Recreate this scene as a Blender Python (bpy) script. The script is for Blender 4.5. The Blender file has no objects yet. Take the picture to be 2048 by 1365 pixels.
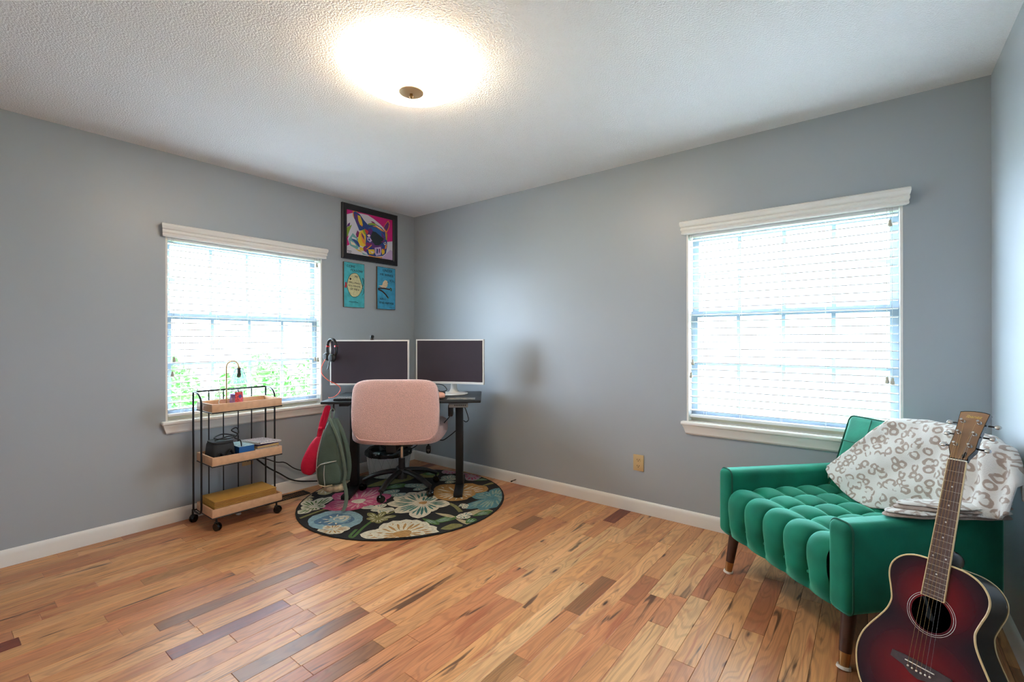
import bpy, bmesh, math, random
from mathutils import Vector, Matrix
from mathutils.geometry import tessellate_polygon
random.seed(7)
SC = bpy.context.scene
COL = SC.collection
PI = math.pi

# ------------------------------------------------------------------ camera, world, light, exposure
ROOM_W, ROOM_H, ROOM_D = 4.093, 2.44, 4.6
YAW, ROLL = -0.66245, -0.002
CAM = Vector((3.6593, -3.0873, 1.2090))
FPX, CX, CY = 928.035, 1024.0, 682.5 - 3.806
_f = Vector((math.sin(YAW), math.cos(YAW), 0)); _r = Vector((math.cos(YAW), -math.sin(YAW), 0)); _u = Vector((0, 0, 1))
CR = _r*math.cos(ROLL) + _u*math.sin(ROLL); CU = -_r*math.sin(ROLL) + _u*math.cos(ROLL); CF = _f
cd = bpy.data.cameras.new('camera'); cam = bpy.data.objects.new('camera', cd); COL.objects.link(cam)
cd.sensor_width = 36; cd.lens = FPX/2048*36; cd.shift_y = -3.806/2048; cd.clip_start = .02
cam.matrix_world = Matrix(((CR.x, CU.x, -CF.x, CAM.x), (CR.y, CU.y, -CF.y, CAM.y), (CR.z, CU.z, -CF.z, CAM.z), (0, 0, 0, 1)))
SC.camera = cam

world = bpy.data.worlds.new('overcast_sky'); SC.world = world; world.use_nodes = True
bg = world.node_tree.nodes['Background']; bg.inputs[0].default_value = (.68, .85, 1.06, 1); bg.inputs[1].default_value = 1.0
SKY_ZENITH = 45.0
_wn = world.node_tree; _tc = _wn.nodes.new('ShaderNodeTexCoord'); _sx = _wn.nodes.new('ShaderNodeSeparateXYZ'); _wn.links.new(_tc.outputs['Generated'], _sx.inputs[0])
_mr = _wn.nodes.new('ShaderNodeMapRange'); _mr.inputs[3].default_value = SKY_ZENITH/3; _mr.inputs[4].default_value = SKY_ZENITH      # CIE overcast sky: horizon a third of the zenith
_wn.links.new(_sx.outputs[2], _mr.inputs[0]); _wn.links.new(_mr.outputs[0], bg.inputs[1])
LAMP_STRENGTH = 12.0
SC.view_settings.view_transform = 'Standard'; SC.view_settings.look = 'None'
SC.view_settings.exposure = 1.2; SC.view_settings.gamma = 1.0; SC.view_settings.use_curve_mapping = False
SC.cycles.use_denoising = True; SC.cycles.max_bounces = 8; SC.cycles.diffuse_bounces = 5; SC.cycles.glossy_bounces = 3
SC.cycles.transparent_max_bounces = 24; SC.cycles.sample_clamp_indirect = 8.0; SC.cycles.sample_clamp_direct = 2.5; SC.cycles.filter_width = 1.1
SC.cycles.caustics_reflective = False; SC.cycles.caustics_refractive = False

def portal(loc, rot, sx, sz):
    l = bpy.data.lights.new('window_portal', 'AREA'); l.shape = 'RECTANGLE'; l.size = sx; l.size_y = sz; l.cycles.is_portal = True
    o = bpy.data.objects.new('window_portal', l); COL.objects.link(o); o.location = loc; o.rotation_euler = rot
portal((-.16, -1.54, 1.29), (PI/2, 0, -PI/2), 1.1, 1.24)      # faces +x
portal((3.236, .16, 1.29), (-PI/2, 0, 0), 1.1, 1.24)          # faces -y

def pray(px, py): return CF + CR*((px-CX)/FPX) - CU*((py-CY)/FPX)
def hit(px, py, ax, v):
    d = pray(px, py); return CAM + d*((v-CAM[ax])/d[ax])

# ------------------------------------------------------------------ materials
MATS = {}
def s2l(c):
    return tuple((v/255/12.92 if v/255 <= .04045 else ((v/255+.055)/1.055)**2.4) for v in c)
class NT:
    def __init__(s, m): s.t = m.node_tree; s.n = s.t.nodes; s.l = s.t.links; s.p = s.n['Principled BSDF']
    def add(s, typ, **kw):
        n = s.n.new(typ)
        for k, v in kw.items():
            if k.startswith('i_'):
                key = k[2:]; key = int(key) if key.isdigit() else key.replace('_', ' ')
                n.inputs[key].default_value = v
            else: setattr(n, k, v)
        return n
    def link(s, a, b): s.l.new(a, b)
def mat(name, rgb=(200, 200, 200), rough=.5, metal=0, spec=.5, bump=None, noise=None, sheen=0, coat=0, emit=None, estr=0, lin=None):
    """bump=(scale,strength,distance)  noise=(scale,amount) mottles the base colour"""
    if name in MATS: return MATS[name]
    m = bpy.data.materials.new(name); m.use_nodes = True; nt = NT(m); p = nt.p
    c = lin if lin else s2l(rgb)
    p.inputs['Base Color'].default_value = (*c, 1); p.inputs['Roughness'].default_value = rough; p.inputs['Metallic'].default_value = metal
    p.inputs['Specular IOR Level'].default_value = spec
    if sheen: p.inputs['Sheen Weight'].default_value = sheen; p.inputs['Sheen Roughness'].default_value = .4
    if coat: p.inputs['Coat Weight'].default_value = coat; p.inputs['Coat Roughness'].default_value = .06
    if emit: p.inputs['Emission Color'].default_value = (*s2l(emit), 1); p.inputs['Emission Strength'].default_value = estr
    tc = nt.add('ShaderNodeTexCoord')
    n = nt.add('ShaderNodeTexNoise', i_Scale=(noise or (6, .06))[0], i_Detail=1.0); nt.link(tc.outputs['Object'], n.inputs['Vector'])
    amt = (noise or (6, .04))[1]
    mr = nt.add('ShaderNodeMapRange'); mr.inputs[1].default_value = .3; mr.inputs[2].default_value = .7
    mr.inputs[3].default_value = 1-amt; mr.inputs[4].default_value = 1+amt; nt.link(n.outputs['Fac'], mr.inputs[0])
    mx = nt.add('ShaderNodeVectorMath', operation='SCALE'); mx.inputs[0].default_value = c; nt.link(mr.outputs[0], mx.inputs['Scale'])
    nt.link(mx.outputs[0], p.inputs['Base Color'])
    if bump:
        bn = nt.add('ShaderNodeTexNoise', i_Scale=bump[0], i_Detail=1.0); nt.link(tc.outputs['Object'], bn.inputs['Vector'])
        b = nt.add('ShaderNodeBump', i_Strength=bump[1], i_Distance=bump[2]); nt.link(bn.outputs['Fac'], b.inputs['Height']); nt.link(b.outputs[0], p.inputs['Normal'])
    MATS[name] = m; return m
def M(n): return MATS[n] if isinstance(n, str) else n

mat('wall_paint', lin=(.400, .435, .460), rough=.37, spec=.5, noise=(1.4, .02))
mat('trim_white', (238, 235, 228), rough=.4, noise=(5, .012))
mat('ivory_trim', (214, 205, 178), rough=.45)
mat('sash_backlit', (122, 134, 147), rough=.45)  # white sash and muntins coloured grey-blue, their backlit shade painted in
mat('slat_white', (240, 241, 240), rough=.4)
mat('cord_white', (205, 205, 200), rough=.7)
mat('tassel_grey', (186, 180, 164), rough=.6)
mat('black_metal', (18, 19, 20), rough=.42, spec=.5)
mat('black_plastic', (20, 20, 22), rough=.38)
mat('black_rubber', (16, 16, 17), rough=.7)
mat('black_gloss', (9, 9, 11), rough=.12)
mat('chrome', (200, 200, 200), rough=.16, metal=1)
mat('brass', (176, 140, 92), rough=.28, metal=1)
mat('gold_paint', (196, 160, 70), rough=.35)
mat('nickel_warm', (206, 168, 122), rough=.4, metal=.2)
mat('pink_boucle', (228, 186, 178), rough=.95, bump=(230, .9, .006), noise=(160, .10), sheen=.5)
mat('pink_piping', (220, 174, 166), rough=.9, bump=(300, .5, .002))
mat('green_velvet', (8, 112, 86), rough=.72, spec=.25, sheen=.85, noise=(9, .22), bump=(60, .12, .003))
MATS['green_velvet'].node_tree.nodes['Principled BSDF'].inputs['Sheen Tint'].default_value = (.25, .95, .72, 1)
mat('green_piping', (6, 84, 63), rough=.8)
mat('walnut', (66, 38, 26), rough=.4, noise=(30, .2))
mat('leg_white', (220, 212, 200), rough=.5)
mat('desk_top', (38, 42, 46), rough=.5, spec=.4)
mat('monitor_white', (228, 226, 220), rough=.35)
mat('screen_reflect_brown', (60, 51, 57), rough=.28, spec=.5)  # black screen lifted to brown-grey, painting in the room's reflection
mat('cart_wood', (208, 164, 126), rough=.55, noise=(40, .06))
mat('kraft', (190, 142, 62), rough=.8, noise=(20, .05))
mat('kraft_edge', (160, 108, 62), rough=.85)
mat('camera_bag', (40, 40, 41), rough=.85, bump=(500, .3, .001))
mat('book_blue', (20, 92, 158), rough=.55)
mat('paper', (226, 222, 214), rough=.8)
mat('page_tan', (205, 170, 110), rough=.8)
mat('book_cover_pale', (150, 178, 182), rough=.4, noise=(60, .3))
mat('candle_wax', (150, 96, 170), rough=.4)
mat('candle_label', (196, 66, 72), rough=.5, noise=(150, .55))
mat('label_purple', (70, 48, 120), rough=.5)
mat('red_fabric', (214, 10, 66), rough=.55, bump=(70, .5, .006), noise=(14, .12))
mat('sage_fabric', (74, 90, 79), rough=.85, bump=(120, .4, .003), noise=(12, .10))
mat('sage_strap', (98, 112, 98), rough=.85)
mat('beige_lining', (176, 158, 130), rough=.9, noise=(40, .3))
mat('zip_silver', (190, 190, 186), rough=.4, metal=.5)
mat('bin_white', (206, 206, 204), rough=.5)
mat('bin_line', (150, 152, 154), rough=.6)
mat('bin_bag', (22, 34, 34), rough=.25)
mat('orange_cord', (235, 92, 62), rough=.5)
mat('red_accent', (205, 40, 40), rough=.4)
mat('grey_plastic', (120, 120, 118), rough=.45)
mat('led_blue', (60, 70, 255), emit=(80, 80, 255), estr=4)
mat('peach_plastic', (230, 168, 144), rough=.5)
mat('frame_black', (20, 22, 28), rough=.4)
mat('outlet_ivory', (206, 178, 130), rough=.4)
mat('dark_slot', (30, 22, 16), rough=.8)
mat('register_metal', (38, 32, 28), rough=.5, metal=.4)
mat('rosewood', (88, 62, 52), rough=.45, noise=(60, .25))
mat('bridge_wood', (70, 56, 56), rough=.35, noise=(60, .25))
mat('cream_binding', (214, 190, 140), rough=.4)
mat('fret_steel', (200, 190, 170), rough=.45, metal=.5)
mat('string_bronze', (196, 160, 110), rough=.3, metal=1)
mat('string_steel', (190, 190, 190), rough=.3, metal=1)
mat('bone', (235, 230, 215), rough=.4)
mat('pearl', (225, 225, 220), rough=.25)
mat('guitar_side', (13, 13, 17), rough=.14, coat=.4)
mat('head_brown', (150, 112, 78), rough=.22, coat=.5, noise=(8, .25))  # dark brown headstock face lightened to tan for the lamp's reflection
mat('guitar_inside', (60, 40, 28), rough=.8)
mat('grass', (104, 116, 92), rough=.9, noise=(14, .3))
mat('leaf', (84, 136, 62), rough=.6, noise=(20, .3))
mat('bark', (90, 76, 60), rough=.9)
mat('sign_teal', (70, 178, 188), rough=.6, noise=(24, .16))
mat('sign_blue', (62, 158, 196), rough=.6, noise=(24, .14))
mat('sign_edge', (98, 84, 66), rough=.8)
mat('ink', (28, 34, 44), rough=.6)

def m_ceiling():
    m = mat('ceiling_popcorn', lin=(.88, .88, .88), rough=.9, noise=(2, .01)); nt = NT(m); tc = nt.add('ShaderNodeTexCoord')
    a = nt.add('ShaderNodeTexNoise', i_Scale=125.0, i_Detail=1.5); nt.link(tc.outputs['Object'], a.inputs['Vector'])
    b = nt.add('ShaderNodeBump', i_Strength=.8, i_Distance=.007); nt.link(a.outputs[0], b.inputs['Height']); nt.link(b.outputs[0], nt.p.inputs['Normal'])
m_ceiling()

def m_wood_floor():
    m = mat('oak_floor', (190, 140, 100), rough=.36, spec=.45); nt = NT(m); p = nt.p
    tc = nt.add('ShaderNodeTexCoord'); oi = nt.add('ShaderNodeObjectInfo')
    cmb = nt.add('ShaderNodeCombineXYZ'); mu = nt.add('ShaderNodeMath', operation='MULTIPLY', i_1=37.0); nt.link(oi.outputs['Random'], mu.inputs[0])
    mu2 = nt.add('ShaderNodeMath', operation='MULTIPLY', i_1=91.0); nt.link(oi.outputs['Random'], mu2.inputs[0])
    nt.link(mu.outputs[0], cmb.inputs[0]); nt.link(mu2.outputs[0], cmb.inputs[1])
    add = nt.add('ShaderNodeVectorMath', operation='ADD'); nt.link(tc.outputs['Object'], add.inputs[0]); nt.link(cmb.outputs[0], add.inputs[1])
    def mapped(sx, sy):
        mp = nt.add('ShaderNodeMapping'); mp.inputs['Scale'].default_value = (sx, sy, 1); nt.link(add.outputs[0], mp.inputs[0]); return mp
    # board tint
    tint = nt.add('ShaderNodeValToRGB'); nt.link(oi.outputs['Random'], tint.inputs[0]); cr = tint.color_ramp; cr.interpolation = 'CONSTANT'
    cols = [(0, (196, 136, 90)), (.10, (212, 155, 105)), (.2, (190, 127, 83)), (.3, (205, 146, 96)), (.40, (141, 94, 60)), (.44, (214, 160, 111)), (.54, (196, 129, 86)),
            (.64, (198, 138, 90)), (.74, (123, 57, 35)), (.76, (210, 151, 98)), (.84, (176, 111, 73)), (.90, (170, 122, 79)), (.95, (218, 168, 117))]
    while len(cr.elements) < len(cols): cr.elements.new(.5)
    for e, (q, c) in zip(cr.elements, cols): e.position = q; e.color = (*s2l(c), 1)
    def ramp(src, a, b, lo, hi):
        r = nt.add('ShaderNodeMapRange'); r.inputs[1].default_value = a; r.inputs[2].default_value = b; r.inputs[3].default_value = lo; r.inputs[4].default_value = hi
        nt.link(src, r.inputs[0]); return r.outputs[0]
    def mth(op, a, b=None):
        q = nt.add('ShaderNodeMath', operation=op); nt.link(a, q.inputs[0])
        if b is not None:
            if isinstance(b, (int, float)): q.inputs[1].default_value = b
            else: nt.link(b, q.inputs[1])
        return q.outputs[0]
    # growth rings: contour lines of a field stretched along the board
    fld = nt.add('ShaderNodeTexNoise', i_Scale=1.0, i_Detail=1.0, i_Distortion=.35); nt.link(mapped(11, 1.5).outputs[0], fld.inputs['Vector'])
    kn = nt.add('ShaderNodeTexVoronoi', i_Scale=1.0); nt.link(mapped(10, 2.6).outputs[0], kn.inputs['Vector'])
    kd = ramp(kn.outputs['Distance'], .30, .0, 0, .22)
    ring = mth('SINE', mth('MULTIPLY', mth('ADD', fld.outputs['Fac'], kd), 80.0))
    fine = nt.add('ShaderNodeTexNoise', i_Scale=1.0, i_Detail=2.0); nt.link(mapped(260, 7).outputs[0], fine.inputs['Vector'])
    streak = nt.add('ShaderNodeTexNoise', i_Scale=1.0, i_Detail=3.0, i_Distortion=1.0); nt.link(mapped(19, 2.0).outputs[0], streak.inputs['Vector'])
    f = mth('MULTIPLY', mth('MULTIPLY', ramp(ring, -.1, 1, 1.03, .82), ramp(fine.outputs['Fac'], .3, .7, .88, 1.08)), ramp(fld.outputs['Fac'], .3, .7, .86, 1.12))
    sc = nt.add('ShaderNodeVectorMath', operation='SCALE'); nt.link(tint.outputs[0], sc.inputs[0]); nt.link(f, sc.inputs['Scale'])
    def over(prev, rgb, fac):
        mx = nt.add('ShaderNodeMix', data_type='RGBA'); mx.inputs['B'].default_value = (*s2l(rgb), 1); nt.link(fac, mx.inputs['Factor']); nt.link(prev, mx.inputs['A']); return mx.outputs['Result']
    c = over(sc.outputs[0], (160, 84, 54), ramp(streak.outputs['Fac'], .42, .28, 0, .75))
    c = over(c, (66, 40, 28), ramp(streak.outputs['Fac'], .63, .70, 0, .85))
    c = over(c, (120, 62, 38), ramp(kn.outputs['Distance'], .15, .05, 0, .6))
    c = over(c, (46, 27, 20), ramp(kn.outputs['Distance'], .075, .035, 0, .9))
    nt.link(c, p.inputs['Base Color'])
    b = nt.add('ShaderNodeBump', i_Strength=.10, i_Distance=.0008); nt.link(fine.outputs['Fac'], b.inputs['Height']); nt.link(b.outputs[0], p.inputs['Normal'])
m_wood_floor()

def m_leopard():
    m = mat('leopard_plush', (222, 216, 208), rough=.95, sheen=.4); nt = NT(m); tc = nt.add('ShaderNodeTexCoord')
    nz = nt.add('ShaderNodeTexNoise', i_Scale=22.0, i_Detail=2.0); nt.link(tc.outputs['Object'], nz.inputs['Vector'])
    off = nt.add('ShaderNodeVectorMath', operation='MULTIPLY_ADD'); off.inputs[1].default_value = (.03,)*3
    nt.link(nz.outputs['Color'], off.inputs[0]); nt.link(tc.outputs['Object'], off.inputs[2])
    sp = nt.add('ShaderNodeSeparateXYZ'); nt.link(off.outputs[0], sp.inputs[0]); yz = nt.add('ShaderNodeMath', operation='MULTIPLY_ADD', i_1=.5); nt.link(sp.outputs[1], yz.inputs[0]); nt.link(sp.outputs[2], yz.inputs[2])
    mp = nt.add('ShaderNodeCombineXYZ'); nt.link(sp.outputs[0], mp.inputs[0]); nt.link(yz.outputs[0], mp.inputs[1])
    v = nt.add('ShaderNodeTexVoronoi', voronoi_dimensions='2D', i_Scale=22.0, i_Randomness=.7); nt.link(mp.outputs[0], v.inputs['Vector'])
    def ramp(src, a, b):
        r = nt.add('ShaderNodeMapRange'); r.inputs[1].default_value = a; r.inputs[2].default_value = b; nt.link(src, r.inputs[0]); return r.outputs[0]
    ring = nt.add('ShaderNodeMath', operation='MULTIPLY'); nt.link(ramp(v.outputs['Distance'], .17, .23), ring.inputs[0]); nt.link(ramp(v.outputs['Distance'], .46, .40), ring.inputs[1])
    n2 = nt.add('ShaderNodeTexNoise', i_Scale=27.0, i_Detail=1.0); nt.link(tc.outputs['Object'], n2.inputs['Vector'])
    q = nt.add('ShaderNodeMath', operation='MULTIPLY'); nt.link(ring.outputs[0], q.inputs[0]); nt.link(ramp(n2.outputs['Fac'], .38, .44), q.inputs[1])
    mx = nt.add('ShaderNodeMix', data_type='RGBA'); mx.inputs['A'].default_value = (*s2l((224, 219, 212)), 1); mx.inputs['B'].default_value = (*s2l((172, 152, 138)), 1)
    nt.link(q.outputs[0], mx.inputs['Factor']); nt.link(mx.outputs['Result'], nt.p.inputs['Base Color'])
    bn = nt.add('ShaderNodeTexNoise', i_Scale=420.0, i_Detail=2.0); nt.link(tc.outputs['Object'], bn.inputs['Vector'])
    b = nt.add('ShaderNodeBump', i_Strength=.7, i_Distance=.004); nt.link(bn.outputs['Fac'], b.inputs['Height']); nt.link(b.outputs[0], nt.p.inputs['Normal'])
m_leopard()
mat('throw_taupe', (168, 150, 138), rough=.95, bump=(420, .6, .004))

def m_burst():
    m = mat('red_burst', (120, 20, 24), rough=.13, coat=.5); nt = NT(m); tc = nt.add('ShaderNodeTexCoord')
    def ell(cx, cy, rx, ry):
        mp = nt.add('ShaderNodeMapping'); mp.inputs['Location'].default_value = (-cx/rx, -cy/ry, 0); mp.inputs['Scale'].default_value = (1/rx, 1/ry, 0)
        nt.link(tc.outputs['Object'], mp.inputs[0]); ln = nt.add('ShaderNodeVectorMath', operation='LENGTH'); nt.link(mp.outputs[0], ln.inputs[0]); return ln.outputs['Value']
    mn = nt.add('ShaderNodeMath', operation='SMOOTH_MIN', i_2=.35); nt.link(ell(0, -.03, .185, .165), mn.inputs[0]); nt.link(ell(0, .20, .135, .13), mn.inputs[1])
    cr = nt.add('ShaderNodeValToRGB'); nt.link(mn.outputs[0], cr.inputs[0])
    cols = [(.1, (124, 18, 20)), (.5, (92, 14, 22)), (.8, (52, 12, 22)), (.98, (24, 15, 24))]
    while len(cr.color_ramp.elements) < 4: cr.color_ramp.elements.new(.5)
    for e, (q, c) in zip(cr.color_ramp.elements, cols): e.position = q; e.color = (*s2l(c), 1)
    nt.link(cr.outputs[0], nt.p.inputs['Base Color'])
m_burst()

def m_glass(name, fac, tint=(1, 1, 1)):
    m = bpy.data.materials.new(name); m.use_nodes = True; t = m.node_tree; t.nodes.remove(t.nodes['Principled BSDF'])
    tr = t.nodes.new('ShaderNodeBsdfTransparent'); tr.inputs[0].default_value = (*tint, 1); gl = t.nodes.new('ShaderNodeBsdfGlossy'); gl.inputs['Roughness'].default_value = .03
    mx = t.nodes.new('ShaderNodeMixShader'); mx.inputs[0].default_value = fac
    t.links.new(tr.outputs[0], mx.inputs[1]); t.links.new(gl.outputs[0], mx.inputs[2]); t.links.new(mx.outputs[0], t.nodes['Material Output'].inputs[0]); MATS[name] = m
m_glass('pane_glass', .05); 
def m_real_glass(name, col, ior=1.45):
    m = bpy.data.materials.new(name); m.use_nodes = True; t = m.node_tree; t.nodes.remove(t.nodes['Principled BSDF']); g = t.nodes.new('ShaderNodeBsdfGlass')
    g.inputs['Color'].default_value = (*col, 1); g.inputs['Roughness'].default_value = .02; g.inputs['IOR'].default_value = ior; t.links.new(g.outputs[0], t.nodes['Material Output'].inputs[0]); MATS[name] = m
m_real_glass('shade_glass', (.80, .88, .90)); m_glass('jar_glass', .12, (.93, .9, .97))

def m_lamp():
    m = mat('lamp_glass', (255, 240, 220), rough=.4, emit=(255, 231, 200), estr=LAMP_STRENGTH)
m_lamp()

# ------------------------------------------------------------------ mesh builder
class MB:
    def __init__(s): s.v = []; s.f = []; s.mi = []; s.cur = 0; s.xf = Matrix()
    def pts(s, P):
        b = len(s.v); s.v += [tuple(s.xf @ Vector(p)) for p in P]; return b
    def face(s, idx): s.f.append(tuple(idx)); s.mi.append(s.cur)
    def poly(s, P): b = s.pts(P); s.face(range(b, b+len(P)))
    def bm(s, bm):
        b = s.pts([v.co for v in bm.verts]); bm.verts.index_update()
        for f in bm.faces: s.face([b+v.index for v in f.verts])
        bm.free()
    def box(s, c, d, r=0, seg=2, rot=None):
        bm = bmesh.new(); bmesh.ops.create_cube(bm, size=1); bmesh.ops.scale(bm, vec=d, verts=bm.verts)
        if r > 0: bmesh.ops.bevel(bm, geom=list(bm.edges), offset=min(r, min(d)*.49), segments=seg, profile=.5, affect='EDGES')
        if rot is not None: bmesh.ops.transform(bm, matrix=rot.to_4x4(), verts=bm.verts)
        bmesh.ops.translate(bm, vec=c, verts=bm.verts); s.bm(bm)
    def bb(s, a, b, r=0, seg=2):
        s.box([(a[i]+b[i])/2 for i in range(3)], [abs(b[i]-a[i]) for i in range(3)], r, seg)
    def cyl(s, p0, p1, r0, r1=None, n=16, caps=True):
        r1 = r0 if r1 is None else r1; p0 = Vector(p0); p1 = Vector(p1); a = (p1-p0).normalized(); q = a.orthogonal().normalized(); w = a.cross(q)
        R = [[p+(q*math.cos(2*PI*k/n)+w*math.sin(2*PI*k/n))*r for k in range(n)] for p, r in ((p0, r0), (p1, r1))]
        b = s.pts(R[0]+R[1])
        for k in range(n): s.face((b+k, b+(k+1) % n, b+n+(k+1) % n, b+n+k))
        if caps: s.face([b+k for k in range(n)][::-1]); s.face([b+n+k for k in range(n)])
    def tube(s, path, r, n=8, closed=False, caps=True, flat=None):
        P = [Vector(p) for p in path]; m = len(P); T = []
        for i in range(m):
            a = P[(i+1) % m] if (closed or i < m-1) else P[i]; b = P[i-1] if (closed or i > 0) else P[i]; T.append((a-b).normalized())
        q = T[0].orthogonal().normalized(); rings = []
        for i in range(m):
            q = (q - T[i]*q.dot(T[i])).normalized(); w = T[i].cross(q); ri = r[i] if isinstance(r, (list, tuple)) else r
            if flat: rings.append([P[i]+flat[0]*(math.cos(2*PI*k/n)*(flat[1][i] if isinstance(flat[1], list) else flat[1]))+T[i].cross(flat[0]).normalized()*(math.sin(2*PI*k/n)*ri) for k in range(n)])
            else: rings.append([P[i]+(q*math.cos(2*PI*k/n)+w*math.sin(2*PI*k/n))*ri for k in range(n)])
        b = s.pts([p for R in rings for p in R])
        for i in range(m if closed else m-1):
            j = (i+1) % m
            for k in range(n): s.face((b+i*n+k, b+i*n+(k+1) % n, b+j*n+(k+1) % n, b+j*n+k))
        if not closed and caps: s.face([b+k for k in range(n)][::-1]); s.face([b+(m-1)*n+k for k in range(n)])
    def lathe(s, prof, n=32, c=(0, 0, 0), wob=None):
        m = len(prof); R = []
        for (r, z) in prof:
            for k in range(n):
                a = 2*PI*k/n; rr = r*(wob(a) if wob else 1); R.append((c[0]+rr*math.cos(a), c[1]+rr*math.sin(a), c[2]+z))
        b = s.pts(R)
        for i in range(m-1):
            for k in range(n): s.face((b+i*n+k, b+i*n+(k+1) % n, b+(i+1)*n+(k+1) % n, b+(i+1)*n+k))
        if prof[0][0] > 1e-5: s.face([b+k for k in range(n)][::-1])
        if prof[-1][0] > 1e-5: s.face([b+(m-1)*n+k for k in range(n)])
    def prism(s, poly, z0, z1):
        n = len(poly); b = s.pts([(x, y, z0) for x, y in poly]+[(x, y, z1) for x, y in poly])
        s.face([b+k for k in range(n)][::-1]); s.face([b+n+k for k in range(n)])
        for k in range(n): s.face((b+k, b+(k+1) % n, b+n+(k+1) % n, b+n+k))
    def grid(s, fn, nu, nv, closed_u=False):
        b = s.pts([fn(i/(nu if closed_u else nu-1), j/(nv-1)) for j in range(nv) for i in range(nu)])
        for j in range(nv-1):
            for i in range(nu if closed_u else nu-1):
                i2 = (i+1) % nu; s.face((b+j*nu+i, b+j*nu+i2, b+(j+1)*nu+i2, b+(j+1)*nu+i))
    def superq(s, c, d, e1=.3, e2=.3, n1=18, n2=32, fn=None):
        """superellipsoid: d = half sizes, e1 = vertical squareness, e2 = horizontal squareness"""
        sg = lambda v, e: math.copysign(abs(v)**e, v)
        P = []
        for i in range(n1+1):
            ph = -PI/2+PI*i/n1
            for k in range(n2):
                th = 2*PI*k/n2
                p = Vector((d[0]*sg(math.cos(ph), e1)*sg(math.cos(th), e2), d[1]*sg(math.cos(ph), e1)*sg(math.sin(th), e2), d[2]*sg(math.sin(ph), e1)))
                if fn: p = Vector(fn(p))
                P.append(p+Vector(c))
        b = s.pts(P)
        for i in range(n1):
            for k in range(n2): s.face((b+i*n2+k, b+i*n2+(k+1) % n2, b+(i+1)*n2+(k+1) % n2, b+(i+1)*n2+k))
    def build(s, name, mats, parent=None, smooth=True, ang=40):
        me = bpy.data.meshes.new(name); me.from_pydata(s.v, [], s.f)
        for m in (mats if isinstance(mats, (list, tuple)) else [mats]): me.materials.append(M(m))
        me.polygons.foreach_set('material_index', s.mi); me.update()
        bm = bmesh.new(); bm.from_mesh(me); bmesh.ops.remove_doubles(bm, verts=bm.verts, dist=1e-6)
        bmesh.ops.recalc_face_normals(bm, faces=bm.faces); bm.to_mesh(me); bm.free()
        if smooth: me.shade_smooth(); me.set_sharp_from_angle(angle=math.radians(ang))
        o = bpy.data.objects.new(name, me); COL.objects.link(o)
        if parent: o.parent = parent
        return o
def one(fn, name, mats, parent=None, smooth=True, ang=40):
    m = MB(); fn(m); return m.build(name, mats, parent, smooth, ang)
def obox(name, m, parent, a, b, r=0, smooth=True): return one(lambda q: q.bb(a, b, r), name, m, parent, smooth)
def tag(o, label=None, cat=None, group=None, kind=None):
    if label: o['label'] = label
    if cat: o['category'] = cat
    if group: o['group'] = group
    if kind: o['kind'] = kind
    return o
def thing(name, loc=(0, 0, 0), rz=0, label=None, cat=None, group=None, kind=None):
    o = bpy.data.objects.new(name, None); COL.objects.link(o); o.location = loc; o.rotation_euler = (0, 0, rz); o.empty_display_size = .05
    return tag(o, label, cat, group, kind)
def share(name, src, parent, loc=None, rot=None):
    o = bpy.data.objects.new(name, src.data); COL.objects.link(o); o.parent = parent
    if loc is not None: o.location = loc
    if rot is not None: o.rotation_euler = rot
    return o
def spline(P, n=8, closed=False):
    P = [Vector(p) for p in P]; out = []; m = len(P)
    for i in range(m if closed else m-1):
        p0 = P[i-1] if (closed or i > 0) else P[i]; p1 = P[i]; p2 = P[(i+1) % m]; p3 = P[(i+2) % m] if (closed or i+2 < m) else p2
        for k in range(n):
            t = k/n; out.append(.5*((2*p1)+(p2-p0)*t+(2*p0-5*p1+4*p2-p3)*t*t+(3*p1-p0-3*p2+p3)*t**3))
    if not closed: out.append(P[-1])
    return out
def text_mesh(name, txt, size, m, parent, mw, shear=0, depth=.0004, bold=0):
    cu = bpy.data.curves.new(name, 'FONT'); cu.body = txt; cu.size = size; cu.shear = shear; cu.extrude = depth; cu.align_x = 'CENTER'; cu.align_y = 'CENTER'; cu.offset = bold
    tmp = bpy.data.objects.new(name+'_tmp', cu); COL.objects.link(tmp)
    dg = bpy.context.evaluated_depsgraph_get(); me = bpy.data.meshes.new_from_object(tmp.evaluated_get(dg))
    bpy.data.objects.remove(tmp); me.name = name; me.materials.clear(); me.materials.append(M(m)); me.transform(mw)
    o = bpy.data.objects.new(name, me); COL.objects.link(o); o.parent = parent; return o

# ------------------------------------------------------------------ room shell
WIN_Z0, WIN_Z1, WT = .675, 1.900, .14
W1_Y0, W1_Y1 = -2.087, -.993          # opening in the left wall (x = 0)
W2_X0, W2_X1 = 2.695, 3.777           # opening in the back wall (y = 0)
def wall_with_hole(name, along, a0, a1, h0, h1, lo, hi):
    m = MB()
    def b(u0, u1, z0, z1):
        if along == 'y': m.bb((lo, u0, z0), (hi, u1, z1))
        else: m.bb((u0, lo, z0), (u1, hi, z1))
    b(a0, h0, 0, ROOM_H); b(h1, a1, 0, ROOM_H); b(h0, h1, 0, WIN_Z0-.025); b(h0, h1, WIN_Z1, ROOM_H)
    return tag(m.build(name, 'wall_paint', smooth=False), kind='structure', label='grey-blue painted wall with a white window', cat='wall')
wall_with_hole('wall_left', 'y', -ROOM_D, WT, W1_Y0, W1_Y1, -WT, 0)
wall_with_hole('wall_back', 'x', 0, ROOM_W, W2_X0, W2_X1, 0, WT)
tag(obox('wall_right', 'wall_paint', None, (ROOM_W, -ROOM_D, 0), (ROOM_W+WT, WT, ROOM_H), smooth=False), 'grey-blue wall along the right edge', 'wall', kind='structure')
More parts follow.
